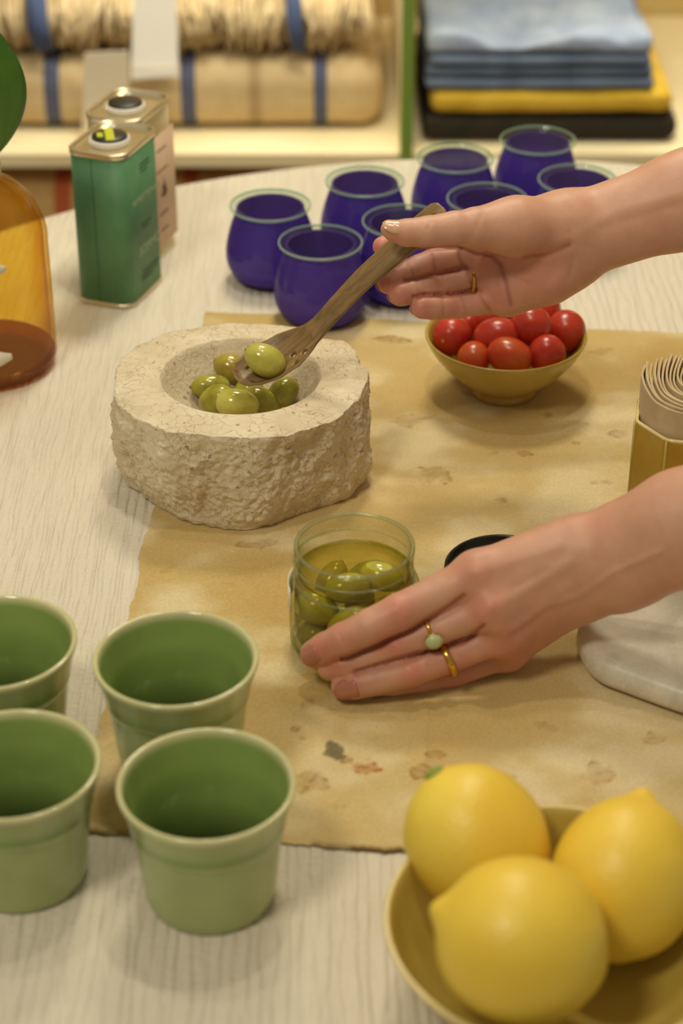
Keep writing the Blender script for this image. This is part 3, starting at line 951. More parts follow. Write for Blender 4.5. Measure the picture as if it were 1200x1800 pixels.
# ------------------------------------------------------------------ bowl of lemons
LBX, LBY = gxy(985, 1622, .046)
def build_lemons():
    b = empty('fruit_bowl', (LBX, LBY, T + .0005))
    tag(b, 'wide mustard glazed bowl holding three lemons', 'bowl')
    outer = smooth_prof([(.030, 0), (.034, .001), (.035, .006), (.040, .009), (.054, .019), (.066, .032), (.0725, .044)], 5)
    lip = [(.0738, .0462), (.0732, .0474), (.0718, .0472)]
    inner = smooth_prof([(.0702, .0445), (.0635, .034), (.052, .0222), (.038, .0135), (.02, .0105), (.001, .010)], 5)
    lathe('bowl_body', outer + lip + inner, M['mustard'], b, 96)
    v, f = [], []
    for k in range(96):
        t = 2 * math.pi * k / 96
        for m in range(8):
            q = 2 * math.pi * m / 8
            v.append(((.0729 + .0014 * math.cos(q)) * math.cos(t), (.0729 + .0014 * math.cos(q)) * math.sin(t), .0466 + .0012 * math.sin(q)))
    for k in range(96):
        for m in range(8):
            f.append((k * 8 + m, ((k + 1) % 96) * 8 + m, ((k + 1) % 96) * 8 + (m + 1) % 8, k * 8 + (m + 1) % 8))
    pyd('rim', v, f, M['glaze_cream'], b)
    def lemon(pos, ax, R, L, nip, seed, label, stem=False):
        prof = []
        m = 44
        for i in range(m + 1):
            t = math.pi * i / m
            x = -math.cos(t)
            r = math.sin(t) ** .95 * R
            z = x * L
            if x > 0: z += nip * math.exp(-(r / .0062) ** 2)
            if x < -.94: z -= nip * .25 * ((-x - .94) / .06)
            prof.append((max(r, 1e-5), z))
        # a soft nipple at the blossom end
        pr = []
        for (r, z) in prof: pr.append((r, z))
        v, f = lathe_data(pr, 56)
        V = np.array(v)
        V = V * (1 + .03 * fbm(V * 32 + seed, 3, seed)[:, None])
        o = pyd('lemon', V, f, M['lemon'])
        o.location = pos
        o.rotation_euler = Vector(ax).to_track_quat('Z', 'Y').to_euler()
        tag(o, label, 'lemon', 'lemons in the mustard bowl')
        if stem:
            s = lathe('stem_end', smooth_prof([(.0008, -.002), (.0042, -.001), (.0046, .0008), (.003, .002), (.001, .0024)], 3), M['lemon_stem'], o, 14)
            s.location = (0, 0, -L - .0005); s.rotation_euler = (math.pi, 0, 0)
        return o
    lemon(atz(838, 1478, .050), (.45, -.35, -.62), .0310, .0345, .004, 1, 'lemon with a green stem end at the upper left of the bowl', True)
    lemon(atz(1097, 1545, .050), (.22, .60, .55), .0315, .0345, .0055, 2, 'lemon with its pointed end up at the right of the bowl')
    lemon(atz(915, 1655, .064), (-.93, .20, .30), .0338, .0345, .0050, 3, 'nearest round lemon in front, pointed end to the left')
build_lemons()

# ------------------------------------------------------------------ bowl of tomatoes
TBX, TBY = gxy(889, 590, .042)
def build_tomatoes():
    b = empty('footed_bowl', (TBX, TBY, T + .002))
    tag(b, 'small footed mustard bowl filled with cherry tomatoes', 'bowl')
    outer = smooth_prof([(.0235, .0072), (.029, .011), (.040, .0215), (.048, .032), (.0515, .0395)], 5)
    lip = [(.0523, .0412), (.0518, .0421), (.0508, .0419)]
    inner = smooth_prof([(.0494, .0395), (.0465, .0335), (.0385, .0235), (.027, .0145), (.014, .0112), (.001, .0106)], 5)
    lathe('bowl_body', outer + lip + inner, M['mustard'], b, 88)
    # foot: a ring of small facets
    v, f = [], []
    prof = [(.0190, .0004), (.0215, .0), (.0218, .002), (.0208, .0045), (.0222, .0080), (.018, .0085)]
    n = 18
    for (r, z) in prof:
        for k in range(n * 2):
            a = math.pi * k / n
            rr = r * (1.0 if k % 2 == 0 else .985)
            v.append((rr * math.cos(a), rr * math.sin(a), z))
    m = n * 2
    for i in range(len(prof) - 1):
        for k in range(m): f.append((i * m + k, i * m + (k + 1) % m, (i + 1) * m + (k + 1) % m, (i + 1) * m + k))
    f.append(tuple(range(m))[::-1]); f.append(tuple(range((len(prof) - 1) * m, len(prof) * m)))
    pyd('foot', v, f, M['mustard_dark'], b, False)
    def tom(px, py, h, r, sx, ax, mat, label, scar=True):
        r *= 1.07
        v, f = lathe_data([(max(r * math.sin(math.pi * i / 20) ** .92, 1e-5), -r * sx * math.cos(math.pi * i / 20)) for i in range(21)], 32)
        V = np.array(v)
        V = V * (1 + .03 * fbm(V * 70 + px, 2, px)[:, None])
        o = pyd('cherry_tomato', V, f, M[mat])
        o.location = atz(px, py, h + .002)
        o.rotation_euler = Vector(ax).to_track_quat('Z', 'Y').to_euler()
        tag(o, label, 'tomato', 'tomatoes in the footed bowl')
        if scar:
            s = lathe('stem_scar', [(.0014, -.0003), (.0009, .0003), (.0003, .0001)], M['tomato_scar'], o, 8)
            s.location = (0, 0, r * sx * 1.0)
    tom(795, 590, .0385, .0122, 1.03, (-.45, -.75, .1), 'tomato', 'red tomato with a yellow scar at the left rim of the bowl')
    tom(874, 592, .0440, .0115, 1.28, (.95, -.05, .1), 'tomato', 'oblong red tomato lying across the middle of the bowl', False)
    tom(895, 626, .0400, .0112, 1.22, (.85, -.3, -.2), 'tomato_orange', 'orange red tomato at the front centre of the bowl', False)
    tom(832, 630, .0360, .0100, 1.05, (.2, .8, .2), 'tomato_orange', 'small orange tomato low behind the front rim of the bowl', False)
    tom(932, 573, .0500, .0125, 1.05, (.35, -.8, -.2), 'tomato', 'red tomato on top of the heap, right of the hand')
    tom(994, 582, .0400, .0122, 1.1, (-.1, -.85, -.4), 'tomato', 'red tomato with a tiny scar at the right rim of the bowl')
    tom(960, 622, .0390, .0115, 1.02, (.5, .1, .8), 'tomato', 'red tomato at the front right of the bowl', False)
    tom(951, 546, .0430, .0118, 1.08, (.3, .3, .8), 'tomato', 'red tomato peeking above the back of the heap beside the wrist', False)
    tom(868, 556, .0420, .0120, 1.15, (.9, .2, 0), 'tomato', 'red tomato half hidden under the little finger of the hand', False)
    tom(828, 566, .0370, .0112, 1.05, (.2, .4, .8), 'tomato', 'red tomato at the back left of the bowl, behind the left rim tomato', False)
    tom(915, 596, .0240, .0110, 1.05, (.2, .4, .8), 'tomato', 'red tomato buried in the middle of the heap', False)
build_tomatoes()

# ------------------------------------------------------------------ blue glasses with clear lids
def build_glasses():
    H = .0560
    outer = smooth_prof([(.0185, 0), (.0220, .0006), (.0272, .0045), (.0314, .0120), (.0328, .0200), (.0318, .0305), (.0288, .0425), (.0250, .0530), (.0243, H)], 5)
    inner = smooth_prof([(.0227, H), (.0233, .0530), (.0270, .0425), (.0299, .0305), (.0306, .0205), (.0286, .0130), (.020, .0075), (.001, .0065)], 4)
    bv, bf = lathe_data(outer + inner, 72)
    bme = bpy.data.meshes.new('glass_body'); bme.from_pydata(bv, [], bf); bme.update(); bme.materials.append(M['blue_glass'])
    bme.materials.append(M['blue_thick'])
    for pl in bme.polygons:                          # the solid foot of the glass is deeper in colour
        if pl.center.z < .0062: pl.material_index = 1
    bme.polygons.foreach_set('use_smooth', [True] * len(bme.polygons))
    lv, lf = lathe_data([(.0008, H + .0004), (.0278, H + .0004), (.0282, H + .0010), (.0278, H + .0022), (.0008, H + .0022)], 72)
    lme = bpy.data.meshes.new('lid'); lme.from_pydata(lv, [], lf); lme.update(); lme.materials.append(M['clear_glass'])
    ev, ef = [], []
    for k in range(80):
        t = 2 * math.pi * k / 80
        for m in range(8):
            q = 2 * math.pi * m / 8
            ev.append(((.0286 + .0006 * math.cos(q)) * math.cos(t), (.0286 + .0006 * math.cos(q)) * math.sin(t), H + .0013 + .0010 * math.sin(q)))
    for k in range(80):
        for m in range(8): ef.append((k * 8 + m, ((k + 1) % 80) * 8 + m, ((k + 1) % 80) * 8 + (m + 1) % 8, k * 8 + (m + 1) % 8))
    eme = bpy.data.meshes.new('lid_edge'); eme.from_pydata(ev, [], ef); eme.update(); eme.materials.append(M['glass_edge'])
    eme.polygons.foreach_set('use_smooth', [True] * len(eme.polygons))
    data = [((475, 361), 'round cobalt blue glass with clear lid at the far left of its group'),
            ((563, 426), 'round cobalt blue glass with clear lid nearest the mortar'),
            ((641, 319), 'round cobalt blue glass with clear lid above the end of the spoon handle'),
            ((800, 278), 'round cobalt blue glass with clear lid right of the middle, back row'),
            ((945, 247), 'round cobalt blue glass with clear lid farthest back at the table edge'),
            ((856, 350), 'cobalt blue glass mostly hidden behind the thumb base, only its lid clear'),
            ((709, 389), 'cobalt blue glass behind the thumb tip and the wooden spoon'),
            ((1015, 316), 'cobalt blue glass half hidden by the upper forearm at right')]
    for (p, lab) in data:
        x, y = gxy(*p, .0578)
        g = empty('lidded_glass', (x, y, T + .0006))
        tag(g, lab, 'glass', 'cobalt blue glasses with lids')
        g.rotation_euler = (0, 0, random.uniform(0, 6))
        link('glass_body', bme, None, g)
        l = link('lid', lme, None, g, False)
        link('lid_edge', eme, None, l)
build_glasses()

# ------------------------------------------------------------------ oil tins
def rrect(w, d, r, n=8):
    pts = []
    for cx, cy, a0 in ((w / 2 - r, d / 2 - r, 0), (-w / 2 + r, d / 2 - r, 90), (-w / 2 + r, -d / 2 + r, 180), (w / 2 - r, -d / 2 + r, 270)):
        for k in range(n + 1):
            a = math.radians(a0 + 90 * k / n)
            pts.append((cx + r * math.cos(a), cy + r * math.sin(a)))
    return pts
def loft(name, rings, mat, parent, cap0=True, cap1=True, smooth=True):
    v, f = [], []
    n = len(rings[0][0])
    for pts, z in rings:
        for (x, y) in pts: v.append((x, y, z))
    for i in range(len(rings) - 1):
        for k in range(n): f.append((i * n + k, i * n + (k + 1) % n, (i + 1) * n + (k + 1) % n, (i + 1) * n + k))
    if cap0: f.append(tuple(range(n))[::-1])
    if cap1: f.append(tuple(range((len(rings) - 1) * n, len(rings) * n)))
    o = pyd(name, v, f, mat, parent, False)
    if smooth:
        for p in o.data.polygons:
            if len(p.vertices) == 4: p.use_smooth = True
    return o
def text(name, body, size, mat, parent, loc, rot):
    c = bpy.data.curves.new(name, 'FONT')
    c.body = body; c.size = size; c.extrude = .00008; c.align_x = 'CENTER'; c.align_y = 'CENTER'
    tmp = bpy.data.objects.new(name, c); COL.objects.link(tmp)
    dg = bpy.context.evaluated_depsgraph_get()
    me = bpy.data.meshes.new_from_object(tmp.evaluated_get(dg))
    bpy.data.objects.remove(tmp)
    me.materials.clear(); me.materials.append(mat)
    o = link(name, me, None, parent, False)
    o.location = loc; o.rotation_euler = rot
    return o
def build_tin(loc, rz, green, label):
    W, Dp, H, r = .060, .043, .1155, .0105
    t = empty('oil_tin', (loc[0], loc[1], T + .0005), rz)
    tag(t, label, 'tin')
    o1 = rrect(W, Dp, r); o2 = rrect(W + .0016, Dp + .0016, r + .0006); oi = rrect(W - .003, Dp - .003, r - .0015)
    body = M['tin_green'] if green else M['tin_metal']
    loft('tin_body', [(o1, .002), (o1, H - .003)], body, t)
    loft('bottom_rim', [(o1, 0), (o2, .0004), (o2, .0022), (o1, .0030)], M['tin_metal'], t)
    loft('top_rim', [(o1, H - .0045), (o2, H - .0035), (o2, H - .0006), (o1, H), (oi, H - .0004), (rrect(W - .004, Dp - .004, r - .002), H - .0028)], M['tin_metal'], t)
    cx = -.004
    c = lathe('cap_collar', [(.0136, H - .003), (.0144, H - .001), (.0142, H + .0012), (.0130, H + .0020), (.0126, H + .0010), (.001, H + .0008)], M['plastic_white'], t, 40); c.location = (cx, 0, 0)
    k = lathe('screw_cap', [(.0122, H), (.0124, H + .0026), (.0117, H + .0034), (.001, H + .0036)], M['cap_black'], t, 40); k.location = (cx, 0, 0)
    h = box('lifting_tab', (W / 2 - .0105, Dp / 2 - .0135, H - .003), (W / 2 - .006, Dp / 2 - .009, H - .0008), M['plastic_white'], t, .0008)
    R90 = (math.pi / 2, 0, 0)
    yf = -Dp / 2 - .00012
    if green:
        box('cap_sticker', (-.0030, -.0110, H + .0035), (.0030, .0110, H + .0038), M['cap_lime'], k, 0).rotation_euler = (0, 0, -1.05)
        box('cap_sticker', (-.0085, -.0040, H + .0035), (-.0045, .0040, H + .0037), M['cap_lime'], k, 0).rotation_euler = (0, 0, -1.05)
        box('side_seam', (-W / 2 - .00025, .002, .003), (-W / 2 + .0002, .0024, H - .005), M['tin_seam'], t, 0)
        text('lettering', 'WYKETERNAY', .0066, M['ink_white'], t, (.004, yf, .0745), R90)
        text('lettering', 'SOMMO', .0095, M['ink_white'], t, (.006, yf, .036), R90)
        bars = [(.004, .0995, .016), (.004, .0965, .016), (.003, .0935, .010), (.002, .0550, .015), (.001, .0518, .010), (.006, .0195, .026), (.004, .0165, .028), (.000, .0135, .018)]
    else:
        loft('paper_label', [(o, z) for o, z in ((rrect(W - .008, .0004, .0001, 1), .008), (rrect(W - .008, .0004, .0001, 1), H - .022))], M['pink_paper'], t).location = (.002, -Dp / 2 - .0002, 0)
        yf = -Dp / 2 - .0006
        bars = [(.006, .082, .016), (.006, .066, .018), (.006, .032, .014), (.006, .0195, .012)]
        v, f = [], []
        pts = [(.002, .046), (.006, .049), (.005, .053), (.009, .055), (.008, .060), (.011, .051), (.013, .047), (.009, .044)]
        em = loft('emblem', [([(x * 1.0, y) for x, y in pts], 0), ([(x, y) for x, y in pts], .0002)], M['ink_brown'], t, smooth=False)
        em.rotation_euler = R90; em.location = (0, yf, 0)
    for (x, z, wd) in bars:
        box('print_line', (x - wd / 2, yf - .0001, z - .0005), (x + wd / 2, yf + .0001, z + .0005), M['ink_dark'] if green else M['ink_brown'], t, 0)
    return t
TA = math.radians(70)
build_tin((-.1585, .3035), TA, True, 'green printed oil tin with black cap standing in front')
build_tin((-.1535, .3675), TA, False, 'bare metal oil tin with pale pink label behind the green tin')

# ------------------------------------------------------------------ amber bottle with a leaf
BX, BY = -.2400, .1900
def build_bottle():
    b = empty('amber_bottle', (BX, BY, T + .0005))
    tag(b, 'large amber glass bottle used as a vase, cut by the left edge', 'bottle')
    R = .0485
    outer = smooth_prof([(.036, .0), (.044, .001), (R - .0012, .006), (R, .014), (R, .080), (R - .0006, .0985), (R - .006, .113), (.033, .1245), (.024, .130), (.0195, .134), (.0180, .139), (.0178, .156)], 5)
    lip = [(.0195, .158), (.0210, .161), (.0205, .1645), (.0185, .166), (.0155, .165)]
    inner = smooth_prof([(.0150, .158), (.0150, .139), (.0180, .132), (.030, .1225), (R - .0088, .1115), (R - .0032, .098), (R - .0028, .080), (R - .0028, .014), (R - .006, .0095), (.03, .0090), (.001, .0100)], 5)
    lathe('glass_body', outer + lip + inner, M['amber'], b, 96)
    lathe('thick_base', smooth_prof([(.034, .0006), (.0435, .0014), (R - .0020, .0045), (R - .0008, .0085), (R - .006, .0075), (.03, .0070), (.001, .0080)], 4), M['amber_base'], b, 80)
    for (a0, z0, z1, wd) in ((-56, .083, .094, 10), (-58, .020, .032, 12)):
        v, f = [], []
        for i in range(9):
            a = math.radians(a0 - wd + wd * i / 8)
            cut = .004 * (i / 8)
            v += [((R + .0004) * math.cos(a), (R + .0004) * math.sin(a), z0 + cut), ((R + .0004) * math.cos(a), (R + .0004) * math.sin(a), z1 - cut)]
        for i in range(8): f.append((2 * i, 2 * i + 2, 2 * i + 3, 2 * i + 1))
        s = pyd('paper_sticker', v, f, M['sticker'], b)
        m = s.modifiers.new('thickness', 'SOLIDIFY'); m.thickness = .0003
    pts = [(.0188 * math.cos(t), .0188 * math.sin(t), .146 + .004 * math.sin(t * 1.5)) for t in np.linspace(0, 4 * math.pi, 60)]
    pts += [(.021, .004 * math.sin(q), .146 - .004 * q) for q in np.linspace(0, 3, 8)]
    v, f = tube_data(pts, .0013, 8); pyd('twine', v, f, M['twine'], b)
    # leaf
    l = empty('leaf_sprig', (BX, BY, T + .02)); tag(l, 'single dark green leaf standing in the amber bottle', 'leaf')
    base = aty(-40, 300, BY) - np.array([BX, BY, T + .02])
    pts = [(.004, 0, 0), (.003, 0, .06), tuple(base * .7), tuple(base)]
    v, f = tube_data(pts, [.0018, .0016, .0014, .0012], 8); pyd('stem', v, f, M['leaf'], l)
    p0 = aty(-18, 282, BY - .01) - np.array([BX, BY, T + .02]); p1 = aty(-52, 20, BY - .02) - np.array([BX, BY, T + .02])
    pts = []
    N, Wd = 26, 13
    for i in range(N):
        t = i / (N - 1)
        c = p0 * (1 - t) + p1 * t + np.array([.004 * math.sin(math.pi * t), 0, 0])
        hw = .0235 * math.sin(math.pi * min(1, t * .97 + .015)) ** .75 * (1.12 - .25 * t) + .0003
        for j in range(Wd):
            u = 2 * j / (Wd - 1) - 1
            pts.append((c[0] + hw * u * .95, c[1] + .006 * u * u + hw * u * .2 - .001 * math.cos(u * 14 + t * 5), c[2]))
    f = [(i * Wd + j, i * Wd + j + 1, (i + 1) * Wd + j + 1, (i + 1) * Wd + j) for i in range(N - 1) for j in range(Wd - 1)]
    lf = pyd('leaf_blade', pts, f, M['leaf'], l)
    m = lf.modifiers.new('thickness', 'SOLIDIFY'); m.thickness = .0008
    st = tuple(base)
    v, f = tube_data([st, tuple((base + p0) / 2), tuple(p0), tuple(p0 * .5 + p1 * .5 + np.array([.004, -.0012, 0])), tuple(p1)], [.0012, .0012, .0011, .0008, .0003], 6)
    pyd('midrib', v, f, M['leaf'], l)
build_bottle()

# ------------------------------------------------------------------ napkin holder and napkins
NH = .088
NX, NY = gxy(1219, 737, NH)
def build_napkins():
    h = empty('napkin_holder', (NX, NY, T + .002))
    tag(h, 'octagonal mustard ceramic pot holding rolled napkins', 'napkin holder')
    def octa(R, n=8, rot=math.radians(11), fil=.12):
        pts = []
        for k in range(n):
            a = rot + 2 * math.pi * k / n
            p = np.array([math.cos(a), math.sin(a)]) * R
            q0 = np.array([math.cos(a - 2 * math.pi / n), math.sin(a - 2 * math.pi / n)]) * R
            q1 = np.array([math.cos(a + 2 * math.pi / n), math.sin(a + 2 * math.pi / n)]) * R
            for t in (0, .5, 1):
                A = p + (q0 - p) * fil; B = p + (q1 - p) * fil
                pts.append(tuple((1 - t) ** 2 * A + 2 * t * (1 - t) * p + t * t * B))
        return pts
    Ro, Ri = .0345, .0322
    loft('pot_body', [(octa(Ro - .002), 0), (octa(Ro + .0012), .002), (octa(Ro + .0008), .04), (octa(Ro), NH - .0015), (octa(Ro - .0005), NH), (octa(Ri + .0003), NH), (octa(Ri), NH - .0015), (octa(Ri), .005), (octa(Ri * .5), .004)], M['mustard_dark'], h)
    rim = octa((Ro + Ri) / 2)
    v, f = tube_data([(x, y, NH + .0002) for x, y in rim + rim[:2]], .0011, 8)
    pyd('glazed_rim', v, f, M['glaze_cream'], h)
    for k in range(8):
        a = math.radians(11) + 2 * math.pi * k / 8
        v, f = tube_data([((Ro - .0004) * math.cos(a), (Ro - .0004) * math.sin(a), z) for z in (.004, .03, .06, NH)], .0009, 6)
        pyd('corner_edge', v, f, M['mustard'], h)
    # napkins: folded sheets wrapped in one roll, their ends fanning out on the left
    K = 14
    for i in range(K):
        t = i / (K - 1)
        r = .0300 - .0225 * t
        th0 = math.radians(158 - 42 * t); th1 = math.radians(158 + 250 + 120 * t)
        cx, cy = .004 * t + .001, .007 * t
        path = []
        nn = 44
        for k in range(nn):
            s = k / (nn - 1)
            a = th0 + (th1 - th0) * s
            rr = r * (1 - .10 * s * (1 if t < .8 else .3))
            x, y = cx + rr * math.cos(a), cy + rr * math.sin(a)
            if s < .14:                                   # fanned free end
                q = (1 - s / .14)
                x += -.002 * q * (1 - t) + .003 * t * q; y += .006 * q * q * (.4 + t)
            path.append((x, y))
        # leave sheets inside the pot's mouth
        path = [(x * min(1, .0304 / max(math.hypot(x, y), 1e-6)), y * min(1, .0304 / max(math.hypot(x, y), 1e-6))) for x, y in path]
        v, f = [], []
        th = .00055
        P = np.array(path)
        tn = np.gradient(P, axis=0); tn /= np.maximum(np.linalg.norm(tn, axis=1, keepdims=True), 1e-9)
        nm = np.stack([-tn[:, 1], tn[:, 0]], -1)
        zt0 = NH + .019 + .0035 * t + .0012 * math.sin(i * 2.3)
        for k in range(nn):
            s = k / (nn - 1)
            zt = zt0 + .006 * max(0, 1 - s / .2) ** 1.2 + (.010 * max(0, (s - .86) / .14) if i % 5 == 3 else .003 * s) - .004 * math.sin(math.pi * s)
            for sg, z in ((1, .012), (1, zt), (-1, zt), (-1, .012)):
                q = P[k] + nm[k] * th * sg
                v.append((q[0], q[1], z))
        for k in range(nn - 1):
            for m in range(4): f.append((k * 4 + m, k * 4 + (m + 1) % 4, (k + 1) * 4 + (m + 1) % 4, (k + 1) * 4 + m))
        f.append((0, 1, 2, 3)); f.append(tuple((nn - 1) * 4 + m for m in (3, 2, 1, 0)))
        o = pyd('paper_napkin', v, f, M['napkin'], None, False)
        bm = bmesh.new(); bm.from_mesh(o.data); bmesh.ops.recalc_face_normals(bm, faces=bm.faces[:]); bm.to_mesh(o.data); bm.free()
        o.location = (NX, NY, T + .002)
        lab = 'kraft brown paper napkin rolled among others in the octagonal pot'
        if i == 0: lab = 'outermost kraft napkin wrapping the roll in the octagonal pot'
        if i == K - 1: lab = 'innermost kraft napkin curled at the centre of the roll'
        tag(o, lab, 'napkin', 'napkins rolled in the octagonal pot')
build_napkins()

# ------------------------------------------------------------------ marble board
def build_slab():
    px = [(1014, 1118), (1017, 1150), (1045, 1188), (1100, 1212), (1200, 1248), (1330, 1290), (1450, 1280), (1470, 1170), (1440, 1075), (1320, 1050), (1200, 1047), (1110, 1046), (1040, 1070)]
    P = np.array([gxy(*p, .008) for p in px])
    n = len(P); out = []
    for i in range(n):
        p0, p1, p2, p3 = P[i - 1], P[i], P[(i + 1) % n], P[(i + 2) % n]
        for s in range(8):
            t = s / 8
            out.append(.5 * (2 * p1 + (p2 - p0) * t + (2 * p0 - 5 * p1 + 4 * p2 - p3) * t * t + (3 * p1 - p0 - 3 * p2 + p3) * t ** 3))
    O = np.array(out); c = O.mean(0)
    tn = np.roll(O, -1, 0) - np.roll(O, 1, 0); tn /= np.linalg.norm(tn, axis=1, keepdims=True)
    nr = np.stack([tn[:, 1], -tn[:, 0]], -1)
    if ((O - c) * nr).sum(1).mean() < 0: nr = -nr
    H = .017
    rings = []
    for k in range(9):
        a = math.pi / 2 * k / 8
        rings.append((O - c - nr * (.0075 * (1 - math.sin(a))), .0075 - .0075 * math.cos(a)))
    for k in range(9):
        a = math.pi / 2 * k / 8
        rings.append((O - c - nr * (.0075 * (1 - math.cos(a))), H - .0075 + .0075 * math.sin(a)))
    rings.append(((O - c) * .6, H)); rings.append(((O - c) * .2, H))
    o = loft('marble_board', [([tuple(q) for q in r], z) for r, z in rings], M['marble'], None)
    if o.data.polygons[0].normal is not None:
        bm = bmesh.new(); bm.from_mesh(o.data); bmesh.ops.recalc_face_normals(bm, faces=bm.faces[:]); bm.to_mesh(o.data); bm.free()
    o.location = (c[0], c[1], T + .002)
    tag(o, 'pale polished stone board with rounded edges under the lower forearm', 'stone board')
build_slab()

# ------------------------------------------------------------------ shelves behind the table
SY, SZ = 1.05, .551
def build_shelves():
    s = empty('shelf_unit', (0, SY, 0)); tag(s, 'cream open shelf unit with a green edged divider behind the table', 'shelf')
    for z in (SZ, .345, .05, 1.08, 1.55):
        box('shelf_board', (-1.4, 0, z - .016), (1.4, .46, z), M['shelf'], s, .001)
    box('back_panel', (-1.4, .462, 0), (1.4, .474, 1.6), M['shelf_back'], s, 0)
    for x0 in (.0628, -1.4, 1.387):
        for (z0, z1) in ((.05, .329), (.345, SZ - .016), (SZ, 1.064), (1.08, 1.534)):
            box('divider', (x0, .004, z0), (x0 + .013, .46, z1), M['shelf'], s, .0005)
    box('green_edge', (.0628, -.006, 0), (.0766, .0035, 1.6), M['green_trim'], s, .0008)
    st = M['striped']
    blue, brown, orange = srgb(74, 84, 118), srgb(150, 122, 84), srgb(176, 84, 42)
    # lower folded throw
    W = .462; cx = -.186
    bands = []
    def bx(px, wd, colr, amt):
        x = float(aty(px, 170, 1.115)[0]) - cx
        bands.append((x - wd / 2, x + wd / 2, colr, amt))
    bx(92, .0170, blue, .95); bx(331, .0165, blue, .95); bx(563, .0150, blue, .95); bx(448, .014, brown, .6); bx(-60, .016, blue, .9)
    m = st('striped_throw_weave', srgb(198, 174, 130), srgb(210, 188, 146), bands)
    o = superslab('folded_throw', W, .30, .076, m, None, .75, 46, 30, 12, .004, 10, 3)
    o.location = (cx, 1.112 + .15, SZ + .002)
    tag(o, 'natural cotton throw with blue stripes folded flat on the shelf', 'throw')
    # rolled end seen on the right of the fold
    pts = []
    for k in range(70):
        a = k * .21
        r = .002 + .0022 * a
        pts.append((W / 2 - .004, -.09 + r * 1.05 * math.cos(a), .039 + r * math.sin(a)))
    v, f = tube_data(pts, .0016, 6); pyd('rolled_end', v, f, M['natural'], o)
    # upper throw with its fringe hanging in front
    o = superslab('fringed_throw', .445, .26, .062, M['natural'], None, .8, 44, 26, 10, .005, 12, 8, top_amp=.008)
    o.location = (-.195, 1.142 + .13, SZ + .084)
    tag(o, 'natural throw with a thick twisted fringe on top of the striped throw', 'throw')
    v, f = [], []
    r5 = np.random.default_rng(5)
    for k in range(620):
        x = r5.uniform(-.222, .224)
        clump = math.sin(x * 95) * .006
        y0 = -.118 + r5.uniform(-.006, .02)
        ln = r5.uniform(.75, 1.05)
        dx = r5.normal(0, .007) + clump
        pts = [(x, y0 + .03, .062 + r5.uniform(-.004, .006)), (x + dx * .2, y0 - .004, .062 + r5.uniform(-.006, .004)), (x + dx * .6, y0 - .020 - r5.uniform(0, .008), .046),
               (x + dx, y0 - .024 - r5.uniform(0, .012), .064 - .036 * ln), (x + dx * 1.3 + r5.normal(0, .003), y0 - .020 - r5.uniform(0, .012), max(.064 - .058 * ln, .004))]
        a, b = tube_data(pts, [.0018, .002, .0021, .0019, .0012], 5, len(v))
        v += a; f += b
    fr = pyd('fringe', v, f, M['fringe'], o); tag(fr, 'twisted cotton fringe', kind='stuff')
    for px, w_ in ((66, .022), (516, .017)):
        x = float(aty(px, 60, 1.11)[0]) + .195
        pts = [(x - .004, -.13, .070), (x, -.152, .060), (x + .002, -.163, .036), (x + .006, -.160, .010)]
        vv, ff = [], []
        for k, p in enumerate(pts):
            for q in (-w_ / 2, w_ / 2): vv.append((p[0] + q, p[1], p[2]))
        for k in range(3): ff.append((2 * k, 2 * k + 1, 2 * k + 3, 2 * k + 2))
        rb = pyd('ribbon', vv, ff, M['ribbon'], o)
        so = rb.modifiers.new('thickness', 'SOLIDIFY'); so.thickness = .003
    # tags
    def card(nm, pts, Y, mat, label, tilt):
        P = [aty(px, py, Y + (tilt if py < 60 else 0)) for px, py in pts]
        c = np.mean(P, 0)
        n = np.cross(P[1] - P[0], P[3] - P[0]); n /= np.linalg.norm(n)
        v = [tuple(p - c) for p in P] + [tuple(p - c + n * .0015) for p in P]
        f = [(0, 1, 2, 3), (7, 6, 5, 4)] + [(k, k + 4, (k + 1) % 4 + 4, (k + 1) % 4) for k in range(4)]
        o = pyd(nm, v, f, mat, None, False)
        bm = bmesh.new(); bm.from_mesh(o.data); bmesh.ops.recalc_face_normals(bm, faces=bm.faces[:]); bm.to_mesh(o.data); bm.free()
        o.location = c; tag(o, label, 'tag')
        return o, c
    o, c = card('price_tag', [(236, -30), (308, -34), (314, 134), (230, 140)], 1.085, M['paper_white'], 'large white card tag hanging over the fringe', .02)
    e = aty(231, 122, 1.082) - c; g = aty(314, 117, 1.082) - c
    v, f = tube_data([tuple(e), tuple(g)], .0008, 6); pyd('fold_line', v, f, M['paper_cream'], o)
    card('price_tag', [(148, 94), (226, 90), (228, 236), (144, 240)], 1.088, M['paper_cream'], 'cream card tag behind the bare metal tin', .0)
    # lower shelf: a throw with rust stripes
    cx = -.19
    bands = []
    for px in (112, 335, 560):
        x = float(aty(px, 330, 1.085)[0]) - cx
        bands.append((x - .009, x + .009, orange, .95))
    m = st('rust_striped_weave', srgb(186, 150, 92), srgb(200, 166, 108), bands)
    o = superslab('folded_throw', .46, .30, .165, m, None, .5, 40, 24, 10, .004, 10, 13)
    o.location = (cx, 1.062 + .15, .347); tag(o, 'natural throw with rust red stripes on the lower shelf', 'throw')
    # garments, right bay
    z = SZ + .0015
    def gar(nm, x0, x1, yf, dp, h, mat, label, seed, amp=.003, top=0, **kw):
        nonlocal z
        o = superslab(nm, x1 - x0, dp, h, M[mat], None, .9, 44, 30, 8, amp, 16, seed, top_amp=top, **kw)
        o.location = ((x0 + x1) / 2, yf + dp / 2, z)
        z += h + .0016
        tag(o, label, 'garment', 'folded garments on the right shelf')
        return o
    def xx(px, py, Y): return float(aty(px, py, Y)[0])
    gar('folded_garment', .0875, xx(1188, 235, 1.085), 1.078, .30, .030, 'black_cloth', 'black folded garment at the bottom of the stack', 1)
